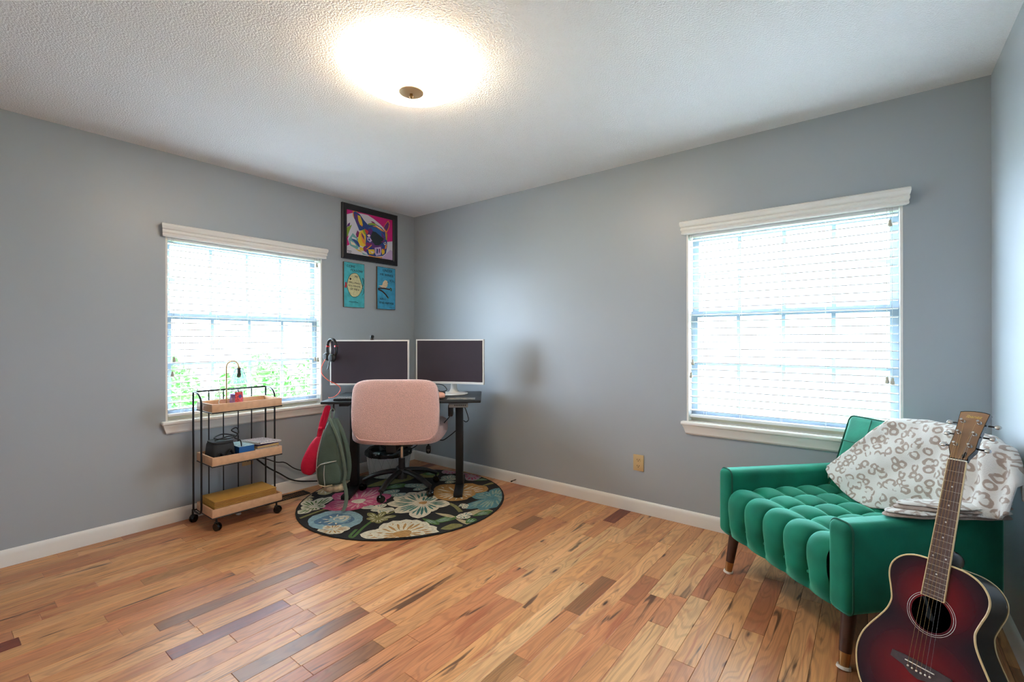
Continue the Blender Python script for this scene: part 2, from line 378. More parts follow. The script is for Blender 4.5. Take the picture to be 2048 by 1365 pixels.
tag(obox('wall_front', 'wall_paint', None, (-WT, -ROOM_D-WT, 0), (ROOM_W+WT, -ROOM_D, ROOM_H), smooth=False), 'grey-blue wall behind the viewer', 'wall', kind='structure')
tag(obox('ceiling', 'ceiling_popcorn', None, (-WT, -ROOM_D-WT, ROOM_H), (ROOM_W+WT, WT, ROOM_H+.12), smooth=False), 'white popcorn textured ceiling', 'ceiling', kind='structure')
def baseboard(name, p0, p1, nrm, label):
    m = MB(); prof = [(0, 0), (.013, 0), (.013, .062), (.011, .076), (.006, .086), (0, .090)]
    A = Vector(p0); B = Vector(p1); n = Vector(nrm)
    m.pts([A+n*t+Vector((0, 0, z)) for t, z in prof]+[B+n*t+Vector((0, 0, z)) for t, z in prof]); k = len(prof)
    for i in range(k-1): m.face((i, i+1, k+i+1, k+i))
    m.face(range(k)); m.face(range(k, 2*k))
    return tag(m.build(name, 'trim_white', ang=60), label, 'baseboard', kind='structure')
e = .0005
baseboard('baseboard_left', (e, -ROOM_D, 0), (e, -e, 0), (1, 0, 0), 'white baseboard along the left wall')
baseboard('baseboard_back', (.0135, -e, 0), (ROOM_W-.0135, -e, 0), (0, -1, 0), 'white baseboard along the far wall')
baseboard('baseboard_right', (ROOM_W-e, -e, 0), (ROOM_W-e, -ROOM_D, 0), (-1, 0, 0), 'white baseboard along the right wall')

# ---- floor: boards run along the left wall; each board in view is its own piece
floor = tag(obox('floor', 'dark_slot', None, (-WT, -ROOM_D-WT, -.05), (ROOM_W+WT, WT, -.010), smooth=False), 'mixed-tone oak strip floor', 'floor', kind='structure')
PW = .0826
def in_view(x, y):
    d = Vector((x, y, 0))-CAM; z = d.dot(CF)
    if z < .3: return 0
    px = CX+FPX*d.dot(CR)/z; py = CY-FPX*d.dot(CU)/z
    return -15 < px < 2063 and py < 1380
rest = MB(); rnd = random.Random(11); nboards = 0; x = .002
while x < ROOM_W-.002:
    x1 = min(x+PW, ROOM_W-.002); y = -ROOM_D+rnd.uniform(-.5, 0)
    while y < -.003:
        L = rnd.choice((.28, .36, .45, .52, .6, .7, .85, 1.0))*rnd.uniform(.92, 1.08); y1 = min(y+L, -.003); y0 = max(y, -ROOM_D)
        if -.003-y1 < .12: y1 = -.003
        if y1 > y0+.02:
            g = .0005; dz = rnd.uniform(-.0003, 0)
            vis = any(in_view(a, b) for a in (x, x1) for b in (y0, (y0+y1)/2, y1)); q = MB() if vis else rest
            cx, cy = (x+x1)/2, (y0+y1)/2; ox, oy = (cx, cy) if vis else (0, 0)
            c = .0012; T = [(x+g, y0+g), (x1-g, y0+g), (x1-g, y1-g), (x+g, y1-g)]; I = [(x+g+c, y0+g+c), (x1-g-c, y0+g+c), (x1-g-c, y1-g-c), (x+g+c, y1-g-c)]
            b0 = q.pts([(a-ox, b-oy, -.0098) for a, b in T]+[(a-ox, b-oy, dz-.0008) for a, b in T]+[(a-ox, b-oy, dz) for a, b in I])
            for k in range(4):
                k2 = (k+1) % 4; q.face((b0+k, b0+k2, b0+4+k2, b0+4+k)); q.face((b0+4+k, b0+4+k2, b0+8+k2, b0+8+k))
            q.face((b0+8, b0+9, b0+10, b0+11))
            if vis: o = q.build('plank', 'oak_floor', floor, smooth=False); o.location = (cx, cy, 0); nboards += 1
        y = y1
        if y >= -.004: break
    x += PW
tag(rest.build('plank_field', 'oak_floor', floor, smooth=False), kind='stuff')
print('boards in view', nboards)

# ---- windows (local x along the wall, y away from the room, z up)
def window(name, loc, rz, w, label):
    t = thing(name, loc, rz, label, 'window', kind='structure')
    m = MB()   # jamb liner
    m.bb((.0005, .0005, WIN_Z0), (.012, WT, WIN_Z1)); m.bb((w-.012, .0005, WIN_Z0), (w-.0005, WT, WIN_Z1)); m.bb((.012, .0005, WIN_Z1-.012), (w-.012, WT, WIN_Z1-.0005))
    m.build('jamb', 'trim_white', t, smooth=False)
    m = MB(); m.bb((.012, .060, WIN_Z0), (w-.012, .135, WIN_Z0+.03)); m.build('bottom_stop', 'ivory_trim', t, smooth=False)
    m = MB(); m.bb((-.028, -.042, WIN_Z0-.0245), (w+.028, -.0005, WIN_Z0), .008, 3); m.bb((.0006, -.0005, WIN_Z0-.0245), (w-.0006, WT, WIN_Z0), 0); m.build('sill', 'trim_white', t)
    prof = [(-.0005, .650), (-.032, .650), (-.030, .640), (-.024, .630), (-.020, .600), (-.012, .590), (-.0005, .588)]; m = MB(); k = len(prof)
    def row(z, x0): return x0
    m.pts([(-.020+(.650-z)*.35, y, z) for y, z in prof]+[(w+.020-(.650-z)*.35, y, z) for y, z in prof])
    for i in range(k): m.face((i, (i+1) % k, k+(i+1) % k, k+i))
    m.face(range(k)); m.face(range(k, 2*k)); m.build('apron', 'trim_white', t, ang=30)
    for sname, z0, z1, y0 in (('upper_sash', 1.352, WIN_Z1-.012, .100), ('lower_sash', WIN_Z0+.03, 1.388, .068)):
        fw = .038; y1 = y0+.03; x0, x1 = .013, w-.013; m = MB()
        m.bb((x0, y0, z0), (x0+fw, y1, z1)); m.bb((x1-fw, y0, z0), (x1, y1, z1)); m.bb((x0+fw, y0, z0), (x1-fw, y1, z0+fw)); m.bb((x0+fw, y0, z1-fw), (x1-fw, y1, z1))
        s = m.build(sname, 'sash_backlit', t, smooth=False)
        gx0, gx1, gz0, gz1 = x0+fw, x1-fw, z0+fw, z1-fw; ym = (y0+y1)/2; mw = .020; zc = (gz0+gz1)/2
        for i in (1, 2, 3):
            c = gx0+(gx1-gx0)*i/4; obox('muntin', 'sash_backlit', s, (c-mw/2, y0+.004, gz0), (c+mw/2, y1-.004, gz1), smooth=False)
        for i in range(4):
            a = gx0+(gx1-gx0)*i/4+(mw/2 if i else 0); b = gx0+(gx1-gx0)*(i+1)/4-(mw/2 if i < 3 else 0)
            obox('cross_muntin', 'sash_backlit', s, (a, y0+.004, zc-mw/2), (b, y1-.004, zc+mw/2), smooth=False)
            for za, zb in ((gz0, zc-mw/2), (zc+mw/2, gz1)):
                q = MB(); q.poly([(a, ym, za), (b, ym, za), (b, ym, zb), (a, ym, zb)]); q.build('pane', 'pane_glass', s, smooth=False)
    return t
window('window_1', (0, W1_Y0, 0), PI/2, W1_Y1-W1_Y0, 'white double-hung window in the left wall')
window('window_2', (W2_X0, 0, 0), 0, W2_X1-W2_X0, 'white double-hung window in the far wall')

# ---- wood blinds
def blind(loc, rz, w, label, ladders, cords):
    t = thing('window_blind', loc, rz, label, 'blind', 'white slatted blinds on the two windows')
    prof = [(-.002, 1.885), (-.030, 1.885), (-.034, 1.892), (-.030, 1.903), (-.040, 1.912), (-.040, 1.922), (-.036, 1.928), (-.044, 1.934), (-.052, 1.950), (-.050, 1.962), (-.042, 1.968), (-.002, 1.968)]
    m = MB(); k = len(prof); ex = lambda y: -.022-(-y-.03)*.4
    m.pts([(ex(y), y, z) for y, z in prof]+[(w-ex(y), y, z) for y, z in prof])
    for i in range(k): m.face((i, (i+1) % k, k+(i+1) % k, k+i))
    m.face(range(k)); m.face(range(k, 2*k)); m.build('valance', 'trim_white', t, ang=25)
    obox('head_rail', 'slat_white', t, (.016, .006, 1.868), (w-.016, .056, 1.8865), .002)
    m = MB(); x0, x1 = .018, w-.018; n = 6; hw = .0245
    P = []
    for xx in (x0, x1):
        P += [(xx, -hw+2*hw*i/n, .0014*(1-(2*i/n-1)**2)+.0022) for i in range(n+1)]+[(xx, hw-2*hw*i/n, .0014*(1-(2*i/n-1)**2)-.0022) for i in range(n+1)]
    q = 2*(n+1); m.pts(P)
    for i in range(q): m.face((i, (i+1) % q, q+(i+1) % q, q+i))
    m.face(range(q)); m.face(range(q, 2*q))
    s0 = None; z = .745
    while z < 1.862:
        if s0 is None: s0 = m.build('slat', 'slat_white', t); s0.location = (0, .032, z)
        else: share('slat', s0, t, (0, .032, z))
        z += .0442
    obox('bottom_rail', 'slat_white', t, (.018, .008, .700), (w-.018, .056, .716), .003)
    for lx in ladders:
        m = MB(); m.cyl((lx, .005, .716), (lx, .005, 1.868), .0009, n=6); m.cyl((lx, .059, .716), (lx, .059, 1.868), .0009, n=6)
        m.build('ladder_cord', 'cord_white', t)
    for cx, cz in cords:
        c = one(lambda q: q.cyl((cx, -.004, cz), (cx, .004, 1.884), .0009, n=6), 'pull_cord', 'cord_white', t)
        one(lambda q: q.lathe([(.004, .032), (.0065, .030), (.0065, .018), (.010, .008), (.010, 0), (.007, -.003), (0, -.003)], 14, (cx, -.004, cz-.03)), 'tassel', 'tassel_grey', c)
    return t
def l1(px, py): p = hit(px, py, 0, 0); return p.y-W1_Y0, p.z
def l2(px, py): p = hit(px, py, 1, 0); return p.x-W2_X0, p.z
blind((0, W1_Y0, 0), PI/2, W1_Y1-W1_Y0, 'white slatted blind on the left wall window behind the cart', [l1(p, 650)[0] for p in (367, 439.5, 503, 563, 618)],
      [l1(348, 715), l1(344.6, 744), l1(629.5, 715), l1(635, 716), l1(633, 527)])
blind((W2_X0, 0, 0), 0, W2_X1-W2_X0, 'white slatted blind on the far wall window above the green armchair', [l2(p, 650)[0] for p in (1407, 1479, 1560, 1650, 1750)],
      [l2(1386, 720), l2(1382.6, 746), l2(1780, 441), l2(1774, 755), l2(1785, 757)])

# ---- outdoors
tag(obox('ground', 'grass', None, (-14, -14, -.62), (16, 12, -.5), smooth=False), 'grass lawn outside the windows', 'lawn', kind='structure')
def shrub(loc, r, h, n, label, seed):
    t = thing('shrub', loc, 0, label, 'shrub', 'green shrubs outside the left window'); R = random.Random(seed); m = MB()
    for i in range(n):
        a = R.uniform(0, 2*PI); u = R.uniform(-1, 1); rr = (1-u*u)**.5; k = R.uniform(.72, 1.05)
        c = Vector((r*rr*math.cos(a)*k, r*rr*math.sin(a)*k, h/2+h/2*u*k)); d = Vector((R.gauss(0, 1), R.gauss(0, 1), R.gauss(0, 1))).normalized(); e_ = d.orthogonal().normalized(); s = R.uniform(.03, .06)
        m.poly([c-d*s, c+e_*s*.45, c+d*s, c-e_*s*.45])
    m.build('foliage', 'leaf', t, smooth=False)
    one(lambda q: q.cyl((0, 0, 0), (0, 0, h*.8), .03, .015, 8), 'stem', 'bark', t)
for i, (x, y, r, h) in enumerate(((-2.4, -1.60, .52, 1.60), (-2.3, -.52, .52, 1.5), (-2.5, .56, .52, 1.6))):
    shrub((x, y, -.5), r, h, 3200, ('leafy green shrub seen through the left part of the left window', 'leafy green shrub seen through the middle of the left window', 'leafy green shrub seen through the right part of the left window')[i], i+3)

# ---- outlets, floor register, door stop
def outlet(loc, rz, label):
    t = thing('wall_outlet', loc, rz, label, 'outlet', 'ivory wall outlets')
    one(lambda q: q.bb((-.038, -.0065, -.056), (.038, -.0006, .056), .004), 'cover_plate', 'outlet_ivory', t)
    for dz in (-.021, .021):
        s = one(lambda q: q.superq((0, -.007, dz), (.0165, .0022, .0145), .5, .6, 8, 20), 'socket', 'outlet_ivory', t)
        m = MB(); m.bb((-.0085, -.0099, dz-.003), (-.0060, -.0088, dz+.006)); m.bb((.0060, -.0099, dz-.003), (.0085, -.0088, dz+.006)); m.cyl((0, -.0099, dz-.008), (0, -.0085, dz-.008), .0026, n=10)
        m.build('slots', 'dark_slot', s, smooth=False)
    one(lambda q: q.cyl((0, -.0075, 0), (0, -.006, 0), .003, n=10), 'screw', 'nickel_warm', t)
outlet((2.367, 0, .347), 0, 'ivory duplex outlet low on the far wall left of the armchair')
outlet((0, -1.585, .335), PI/2, 'ivory outlet on the left wall behind the rolling cart')
t = thing('floor_register', (.115, -1.36, 0), 0, 'dark slotted metal floor register beside the left baseboard', 'floor vent')
one(lambda q: [q.bb((-.055, -.17, .0004), (-.044, .17, .005)), q.bb((.044, -.17, .0004), (.055, .17, .005)), q.bb((-.044, -.17, .0004), (.044, -.158, .005)), q.bb((-.044, .158, .0004), (.044, .17, .005))], 'rim', 'register_metal', t, False)
sl = None
for i in range(19):
    y = -.150+i*.0167
    if sl is None: sl = obox('louver', 'register_metal', t, (-.044, -.0035, .0004), (.044, .0035, .0045), smooth=False); sl.location = (0, y, 0)
    else: share('louver', sl, t, (0, y, 0))
t = thing('door_stop', (1.30, -.0135, .035), 0, 'small dark spring door stop on the far baseboard', 'door stop')
one(lambda q: q.tube([(.0+.004*math.cos(k*1.2), -k*.0012, .004*math.sin(k*1.2)) for k in range(46)], .0012, 6), 'spring', 'register_metal', t)
one(lambda q: q.cyl((0, -.054, 0), (0, -.066, 0), .006, .005, 12), 'tip', 'black_rubber', t)

# ---- ceiling light
lc = hit(822.5, 187.5, 2, 2.315)
t = thing('ceiling_light', (lc.x, lc.y, ROOM_H), 0, 'round frosted glass bowl ceiling light with bronze finial', 'ceiling light')
one(lambda q: q.lathe([(.12, -.001), (.12, -.02), (.10, -.026), (.02, -.03), (0, -.03)], 36), 'canopy', 'nickel_warm', t)
one(lambda q: q.lathe([(.285, -.022), (.283, -.030), (.262, -.052), (.220, -.078), (.165, -.098), (.10, -.112), (.03, -.118), (0, -.1185)], 64), 'bowl', 'lamp_glass', t)
f_ = one(lambda q: q.lathe([(.054, -.117), (.054, -.121), (.045, -.125), (.012, -.127), (0, -.127)], 36), 'finial_plate', 'nickel_warm', t)
one(lambda q: q.lathe([(.007, -.126), (.007, -.134), (.009, -.138), (.006, -.146), (0, -.148)], 16), 'finial_knob', 'brass', f_)

# ------------------------------------------------------------------ rug
RUGC = Vector((.8443, -.8073, 0)); RUGR = .755; RZ = .0128; RT = .0078; NF = [0]
rug = thing('round_rug', RUGC, 0, 'round black rug with large hooked flowers under the desk', 'rug')
RC = {'cream': (206, 196, 172), 'teal': (62, 112, 104), 'pink': (186, 78, 112), 'rose': (206, 150, 150), 'gold': (170, 126, 70), 'blue': (132, 162, 172), 'navy': (84, 116, 140),
      'green': (72, 104, 48), 'olive': (124, 118, 68), 'sand': (178, 160, 122), 'sage': (142, 160, 146), 'bluegreen': (86, 132, 138), 'mauve': (176, 150, 156)}
mat('rug_black', (24, 24, 25), rough=.95, bump=(340, .6, .004))
for k, c in RC.items(): mat('rug_'+k, c, rough=.95, bump=(340, .7, .004), noise=(60, .16))
one(lambda q: q.lathe([(RUGR-.004, .0003), (RUGR, .004), (RUGR-.001, .0075), (RUGR-.008, RT-.0002), (0, RT-.0002)], 140, wob=lambda a: 1+.0012*math.sin(90*a)), 'pile', 'rug_black', rug)
RK = list(RC); RM = ['rug_'+k for k in RK]
def rz(x, y): p = hit(580+x*.21484, 920+y*.21484, 2, RZ); return Vector((p.x-RUGC.x, p.y-RUGC.y, 0))
class Flower:
    def __init__(s): NF[0] += 1; s.m = MB(); s.z = RT+.00006*NF[0]
    def put(s, pts, col):
        s.m.cur = RK.index(col); s.z += .00005; R = []
        for p in pts:
            if p.length > RUGR-.014: p = p*((RUGR-.014)/p.length)
            R.append((p.x, p.y, s.z))
        s.m.poly(R)
    def petal(s, a, b, w, col, vein=None, nv=3, blunt=.62):
        d = b-a; L = d.length; d = d/L; n = Vector((-d.y, d.x, 0)); out = []; w *= 1.18
        for sgn in (1, -1):
            ts = [i/13 for i in range(14)]
            for t in (ts if sgn > 0 else ts[::-1]):
                prof = math.sin(PI*t**1.35)**.6 if 0 < t < 1 else 0
                out.append(a+d*(L*t)+n*(sgn*w*prof*(1+.05*math.sin(t*11+sgn))))
        s.put(out, col)
        if vein:
            for k in range(nv+1):
                f = (k-nv/2)/(nv+1)*1.5; p0 = a+d*L*.22+n*(f*w*.45); p1 = a+d*L*(.88-.3*abs(f))+n*(f*w*1.2); e_ = (p1-p0).normalized(); q = Vector((-e_.y, e_.x, 0))*min(.010, w*.13)
                s.put([p0, p0*.6+p1*.4+q, p0*.2+p1*.8+q*.8, p1, p0*.2+p1*.8-q*.8, p0*.6+p1*.4-q], vein)
    def disc(s, c, r, col, n=14): s.put([c+Vector((math.cos(2*PI*k/n), math.sin(2*PI*k/n), 0))*r*(1+.12*math.sin(5*k)) for k in range(n)], col)
    def stroke(s, P, w, col):
        P = spline(P, 6); L = []; R = []
        for i, p in enumerate(P):
            d = (P[min(i+1, len(P)-1)]-P[max(i-1, 0)]).normalized(); n = Vector((-d.y, d.x, 0))*w; L.append(p+n); R.append(p-n)
        for i in range(len(P)-1): s.z -= .00005; s.put([L[i], L[i+1], R[i+1], R[i]], col)
    def done(s, name): return s.m.build(name, RM, rug, smooth=False)
def fan(cx, cy, tips, w, col, vein, nv=3, ctr=None, cr_=.02):
    F = Flower(); c = rz(cx, cy)
    for t in tips: F.petal(c, rz(*t), w, col, vein, nv)
    if ctr: F.disc(c, cr_, ctr)
    return F.done('flower_motif')
F = Flower(); F.stroke([rz(90, 540), rz(250, 480), rz(420, 420), rz(480, 370)], .012, 'olive'); F.done('vine_motif'); F = Flower(); F.stroke([rz(620, 640), rz(560, 700), rz(590, 712), rz(700, 610), rz(860, 500)], .010, 'green')
F.done('vine_motif'); F = Flower(); F.stroke([rz(900, 500), rz(960, 480), rz(1010, 440)], .008, 'olive'); F.done('vine_motif'); F = Flower(); F.stroke([rz(1480, 400), rz(1540, 430), rz(1590, 480)], .016, 'olive'); F.done('vine_motif')
for a, b, w, c in (((1290, 590), (1560, 520), .035, 'green'), ((1400, 640), (1610, 600), .04, 'olive'), ((1350, 490), (1540, 530), .018, 'sand'), ((1540, 540), (1690, 600), .018, 'sand'), ((1620, 500), (1890, 470), .05, 'sand'),
                   ((1700, 520), (1880, 470), .03, 'green'), ((700, 250), (1180, 140), .075, 'olive'), ((880, 270), (1080, 220), .05, 'green'), ((1160, 150), (1390, 130), .07, 'olive'), ((1230, 130), (1390, 120), .05, 'green'),
                   ((1680, 190), (1900, 170), .03, 'green'), ((1780, 240), (1940, 200), .018, 'olive'), ((1640, 590), (1720, 540), .03, 'green'), ((1230, 540), (1390, 600), .022, 'green')):
    F = Flower(); F.petal(rz(*a), rz(*b), w, c, 'sage' if c == 'green' else None, 2); F.done('leaf_motif')
fan(230, 440, [(60, 500), (110, 430), (180, 390), (300, 350), (380, 340), (330, 420), (200, 470), (130, 380)], .04, 'cream', 'green', 2)
fan(170, 350, [(120, 345), (160, 305), (205, 335), (165, 385)], .028, 'sand', 'cream', 1)
fan(330, 260, [(190, 290), (240, 230), (330, 215), (430, 215), (420, 280), (330, 325)], .05, 'sand', 'cream', 2)
fan(470, 170, [(410, 200), (460, 150), (540, 140), (560, 200), (480, 235)], .05, 'cream', 'sand', 2)
fan(640, 385, [(300, 450), (360, 400), (420, 310), (560, 300), (700, 255), (820, 250), (945, 325), (900, 385), (780, 410), (640, 440), (520, 475), (360, 470)], .07, 'pink', 'rose', 3, 'cream', .05)
fan(640, 385, [(430, 440), (500, 360), (620, 320), (760, 320), (760, 390), (560, 440)], .035, 'rose', 'cream', 2)
F = Flower(); c = rz(430, 560)   # blue rose
for t in ((170, 580), (210, 520), (330, 480), (460, 468), (600, 480), (680, 530), (650, 590), (560, 630), (420, 620), (260, 640), (200, 620)): F.petal(c, rz(*t), .085, 'blue', None)
for t in ((220, 570), (300, 530), (400, 500), (560, 510), (600, 560), (480, 600), (300, 600)): F.petal(c, rz(*t), .05, 'navy', 'cream', 1)
F.disc(rz(470, 550), .07, 'blue'); F.disc(rz(480, 545), .05, 'cream'); F.disc(rz(470, 550), .034, 'blue'); F.disc(rz(480, 545), .018, 'cream'); F.done('flower_motif')
fan(400, 640, [(250, 655), (290, 690), (400, 690), (480, 680), (560, 640), (330, 610), (440, 600)], .032, 'cream', 'gold', 2)
fan(1050, 690, [(650, 690), (760, 660), (870, 590), (960, 565), (1080, 552), (1180, 555), (1270, 575), (1370, 625), (1390, 670), (1250, 715), (1050, 735), (820, 730)], .062, 'cream', 'gold', 3, 'gold', .055)
F = Flower(); F.disc(rz(1010, 690), .018, 'cream'); F.disc(rz(1080, 680), .018, 'cream'); F.done('flower_motif')
fan(1240, 400, [(900, 405), (970, 340), (1110, 300), (1250, 285), (1330, 330), (1490, 415), (1330, 480), (1190, 545), (980, 495)], .062, 'cream', 'teal', 3, 'gold', .03)
fan(980, 310, [(880, 290), (960, 275), (1065, 330), (960, 340)], .04, 'sage', 'cream', 2)
fan(1190, 255, [(1080, 225), (1150, 220), (1230, 220), (1290, 240), (1210, 285)], .042, 'sage', 'cream', 2)
fan(1480, 190, [(1405, 175), (1440, 145), (1500, 138), (1550, 165), (1500, 218)], .040, 'sage', 'cream', 2)
fan(830, 450, [(640, 425), (780, 480), (860, 405), (970, 470), (900, 500)], .035, 'cream', 'sage', 2)
fan(820, 545, [(725, 490), (780, 520), (760, 580), (710, 545), (830, 590), (990, 520), (910, 560), (880, 480)], .022, 'olive', 'cream', 1)
fan(1560, 310, [(1345, 280), (1400, 230), (1560, 222), (1700, 218), (1830, 245), (1720, 320), (1640, 360), (1500, 385), (1370, 360)], .09, 'gold', 'cream', 3)
fan(1900, 350, [(1640, 455), (1690, 330), (1740, 300), (1860, 300), (1950, 260), (1975, 330), (1960, 400), (1880, 450), (1780, 470)], .055, 'bluegreen', 'sage', 3)
fan(1620, 520, [(1555, 540), (1590, 500), (1680, 490), (1650, 545)], .028, 'cream', 'teal', 1)
fan(1610, 430, [(1580, 420), (1610, 405), (1660, 415), (1640, 450)], .02, 'cream', 'teal', 1)
fan(1690, 150, [(1600, 160), (1640, 115), (1700, 105), (1770, 130), (1780, 165), (1700, 195)], .05, 'mauve', 'pink', 2)
fan(1500, 110, [(1410, 110), (1450, 90), (1520, 85), (1570, 100), (1520, 130)], .05, 'mauve', 'pink', 2)
fan(680, 150, [(610, 165), (650, 120), (720, 118), (760, 150), (700, 180)], .035, 'sand', 'cream', 2)

# ------------------------------------------------------------------ standing desk (local x along the front edge, y towards the corner)
DA = math.radians(41.2); DC = Vector((.747, -.694, RZ)); DTOP = .760-RZ
desk = thing('standing_desk', DC, DA, 'black standing desk set diagonally across the room corner', 'desk')
one(lambda q: q.bb((-.578, -.30, DTOP-.020), (.578, .30, DTOP), .006, 3), 'desktop', 'desk_top', desk)
for lx in (-.430, .402):
    one(lambda q: q.bb((lx-.029, .012, .032), (lx+.029, .088, DTOP-.045), .004), 'leg', 'black_metal', desk)
    ft = one(lambda q: q.bb((lx-.034, -.205, .002), (lx+.034, .295, .032), .004), 'foot', 'black_metal', desk)
    for fy in (-.185, .275): one(lambda q: q.cyl((lx, fy, 0), (lx, fy, .004), .022, n=14), 'foot_pad', 'black_rubber', ft)
    one(lambda q: q.bb((lx-.034, -.24, DTOP-.045), (lx+.034, .26, DTOP-.0205), .003), 'support_rail', 'black_metal', desk)
one(lambda q: q.bb((-.395, .02, DTOP-.06), (.368, .08, DTOP-.0215), .003), 'crossbar', 'black_metal', desk)
cb = one(lambda q: q.bb((.342, -.285, DTOP-.056), (.482, -.235, DTOP-.022), .005), 'height_control', 'grey_plastic', desk)
for i in range(6): one(lambda q: q.cyl((.388+i*.015, -.2852, DTOP-.038), (.388+i*.015, -.2875, DTOP-.038), .0048, n=12), 'button', 'black_plastic', cb)
one(lambda q: q.bb((.330, -.20, DTOP-.135), (.365, -.12, DTOP-.047), .006), 'power_box', 'black_plastic', desk)
one(lambda q: q.tube(spline([(-.487, -.285, DTOP-.0215), (-.487, -.287, DTOP-.045), (-.480, -.29, DTOP-.062), (-.487, -.305, DTOP-.066), (-.49, -.315, DTOP-.055)], 5), .006, 8), 'bag_hook', 'black_plastic', desk)
DM = Matrix.Translation(DC) @ Matrix.Rotation(DA, 4, 'Z')
def dloc(p): return DM @ Vector((p[0], p[1], p[2]-RZ))        # desk-frame x, y with world height
def cable(name, pts, r, m, label, frame=True, n=7):
    P = [dloc(p) if frame else Vector(p) for p in pts]; base = P[0].copy(); q = MB(); q.tube([p-base for p in spline(P, 8)], r, n)
    o = q.build(name, m); o.location = base; return tag(o, label, 'cable')
# cables about the desk
cable('desk_cable', [(.35, -.12, .64), (.33, -.05, .60), (.25, .03, .50), (.21, .07, .42), (.26, .09, .385), (.33, .08, .43), (.372, .05, .47)], .0035, 'black_rubber', 'thin black cable looping from power box to right desk leg')
cable('desk_cable', [(.44, -.10, .70), (.455, -.05, .66), (.47, .0, .60), (.475, .03, .56), (.455, .05, .54), (.434, .06, .55)], .0030, 'black_rubber', 'thin black cable hanging outside the right desk leg')
cable('desk_cable', [(-.36, .30, .19), (-.37, .31, .27), (-.31, .34, .30), (-.26, .36, .26), (-.20, .30, .27), (-.05, .28, .27), (.02, .26, .30), (.06, .25, .345), (.10, .25, .352), (.12, .25, .32)], .0040, 'black_rubber', 'black power cord drooping behind the pink chair over the bin')
pl = thing('power_plug', dloc((.128, .25, .262)), DA, 'black cord connector dangling behind the pink chair', 'plug')
one(lambda q: q.superq((0, 0, .012), (.020, .012, .034), .5, .6, 10, 18), 'plug_body', 'black_plastic', pl)
one(lambda q: q.lathe([(.011, .040), (.006, .060), (.004, .062), (0, .062)], 12), 'strain_relief', 'black_rubber', pl)
one(lambda q: [q.bb((-.008, -.0135, .004), (-.004, -.0118, .014)), q.bb((.004, -.0135, .004), (.008, -.0118, .014)), q.bb((-.002, -.0135, -.008), (.002, -.0118, -.002))], 'sockets', 'paper', pl, False)

# ------------------------------------------------------------------ monitors
DZ = .760+.0006
def monitor_left():
    t = thing('computer_monitor', dloc((-.306, .03, DZ)), DA-math.radians(3.0), 'flat white-rimmed monitor with a webcam and headset on it', 'monitor', 'white monitors on the desk')
    w, z0, z1, y = .313, .846-DZ, 1.205-DZ, -.012
    m = MB(); bz = .011
    m.bb((-w, y, z0), (w, y+.030, z1), .004); m.build('housing', 'monitor_white', t)
    one(lambda q: q.bb((-w+bz, y-.0012, z0+bz+.004), (w-bz, y-.0002, z1-bz), 0), 'screen', 'screen_reflect_brown', t, False)
    one(lambda q: q.bb((-.03, y+.031, .012), (.03, y+.055, .28), .008), 'stand_neck', 'monitor_white', t)
    one(lambda q: q.superq((0, .05, .007), (.12, .085, .007), .6, .9, 8, 32), 'stand_base', 'monitor_white', t)
    return t
monitor_left()
def monitor_right():
    t = thing('computer_monitor', dloc((.340, .075, DZ)), DA-math.radians(15.5), 'curved white-rimmed monitor on a round stand at the right', 'monitor', 'white monitors on the desk')
    w, z0, z1, R = .287, .850-DZ, 1.208-DZ, 1.3
    def sl(x, off): a = x/R; return ((R-off)*math.sin(a), R*(1-math.cos(a))*-1*1.0+off-.03)
    def slab(m, x0, x1, za, zb, o0, o1, n=24):
        P = []
        for i in range(n+1):
            x = x0+(x1-x0)*i/n
            for o in (o0, o1):
                a = x/R; P.append(((R-o*0)*math.sin(a), -(R-R*math.cos(a))+o-.03, 0))
        b = m.pts([(p[0], p[1], za) for p in P]+[(p[0], p[1], zb) for p in P]); N = len(P)
        for i in range(n):
            f, k = 2*i, 2*i+1; f2, k2 = f+2, k+2
            m.face((b+f, b+f2, b+N+f2, b+N+f)); m.face((b+k, b+k2, b+N+k2, b+N+k)); m.face((b+f, b+f2, b+k2, b+k)); m.face((b+N+f, b+N+f2, b+N+k2, b+N+k))
        m.face((b, b+1, b+N+1, b+N)); m.face((b+2*n, b+2*n+1, b+N+2*n+1, b+N+2*n))
    m = MB(); slab(m, -w, w, z0, z1, 0, .028); m.build('housing', 'monitor_white', t, ang=30)
    m = MB(); slab(m, -w+.010, w-.010, z0+.018, z1-.010, -.0012, -.0002); m.build('screen', 'screen_reflect_brown', t, ang=30)
    one(lambda q: q.lathe([(.052, .010), (.036, .022), (.026, .045), (.024, .09), (.030, .13), (.030, .20), (0, .20)], 24, (0, .046, 0)), 'stand_neck', 'monitor_white', t)
    one(lambda q: q.lathe([(.118, 0), (.122, .004), (.118, .009), (.06, .014), (0, .015)], 40, (0, .03, 0)), 'stand_base', 'monitor_white', t)
monitor_right()
wc = thing('webcam', dloc((-.286, .022, 1.2056)), DA, 'small round black webcam clipped on the left monitor', 'webcam')
one(lambda q: q.bb((-.011, -.010, 0), (.011, .020, .010), .003), 'clip', 'black_plastic', wc)
b_ = one(lambda q: q.superq((.002, -.002, .024), (.015, .013, .014), .9, .9, 12, 20), 'camera_head', 'black_plastic', wc)
one(lambda q: q.cyl((.002, -.0155, .024), (.002, -.012, .024), .007, n=16), 'lens', 'black_gloss', b_)
hs = thing('headset', dloc((-.590, .006, 1.2105)), DA-.62, 'dark headset with red accents hanging on the left monitor corner', 'headset')
arc = [(-.055, .0, -.125), (-.060, 0, -.07), (-.045, .0, -.02), (-.012, .0, 0.003), (.022, .0, -.006), (.046, .0, -.05), (.046, .0, -.10), (.028, 0, -.132)]
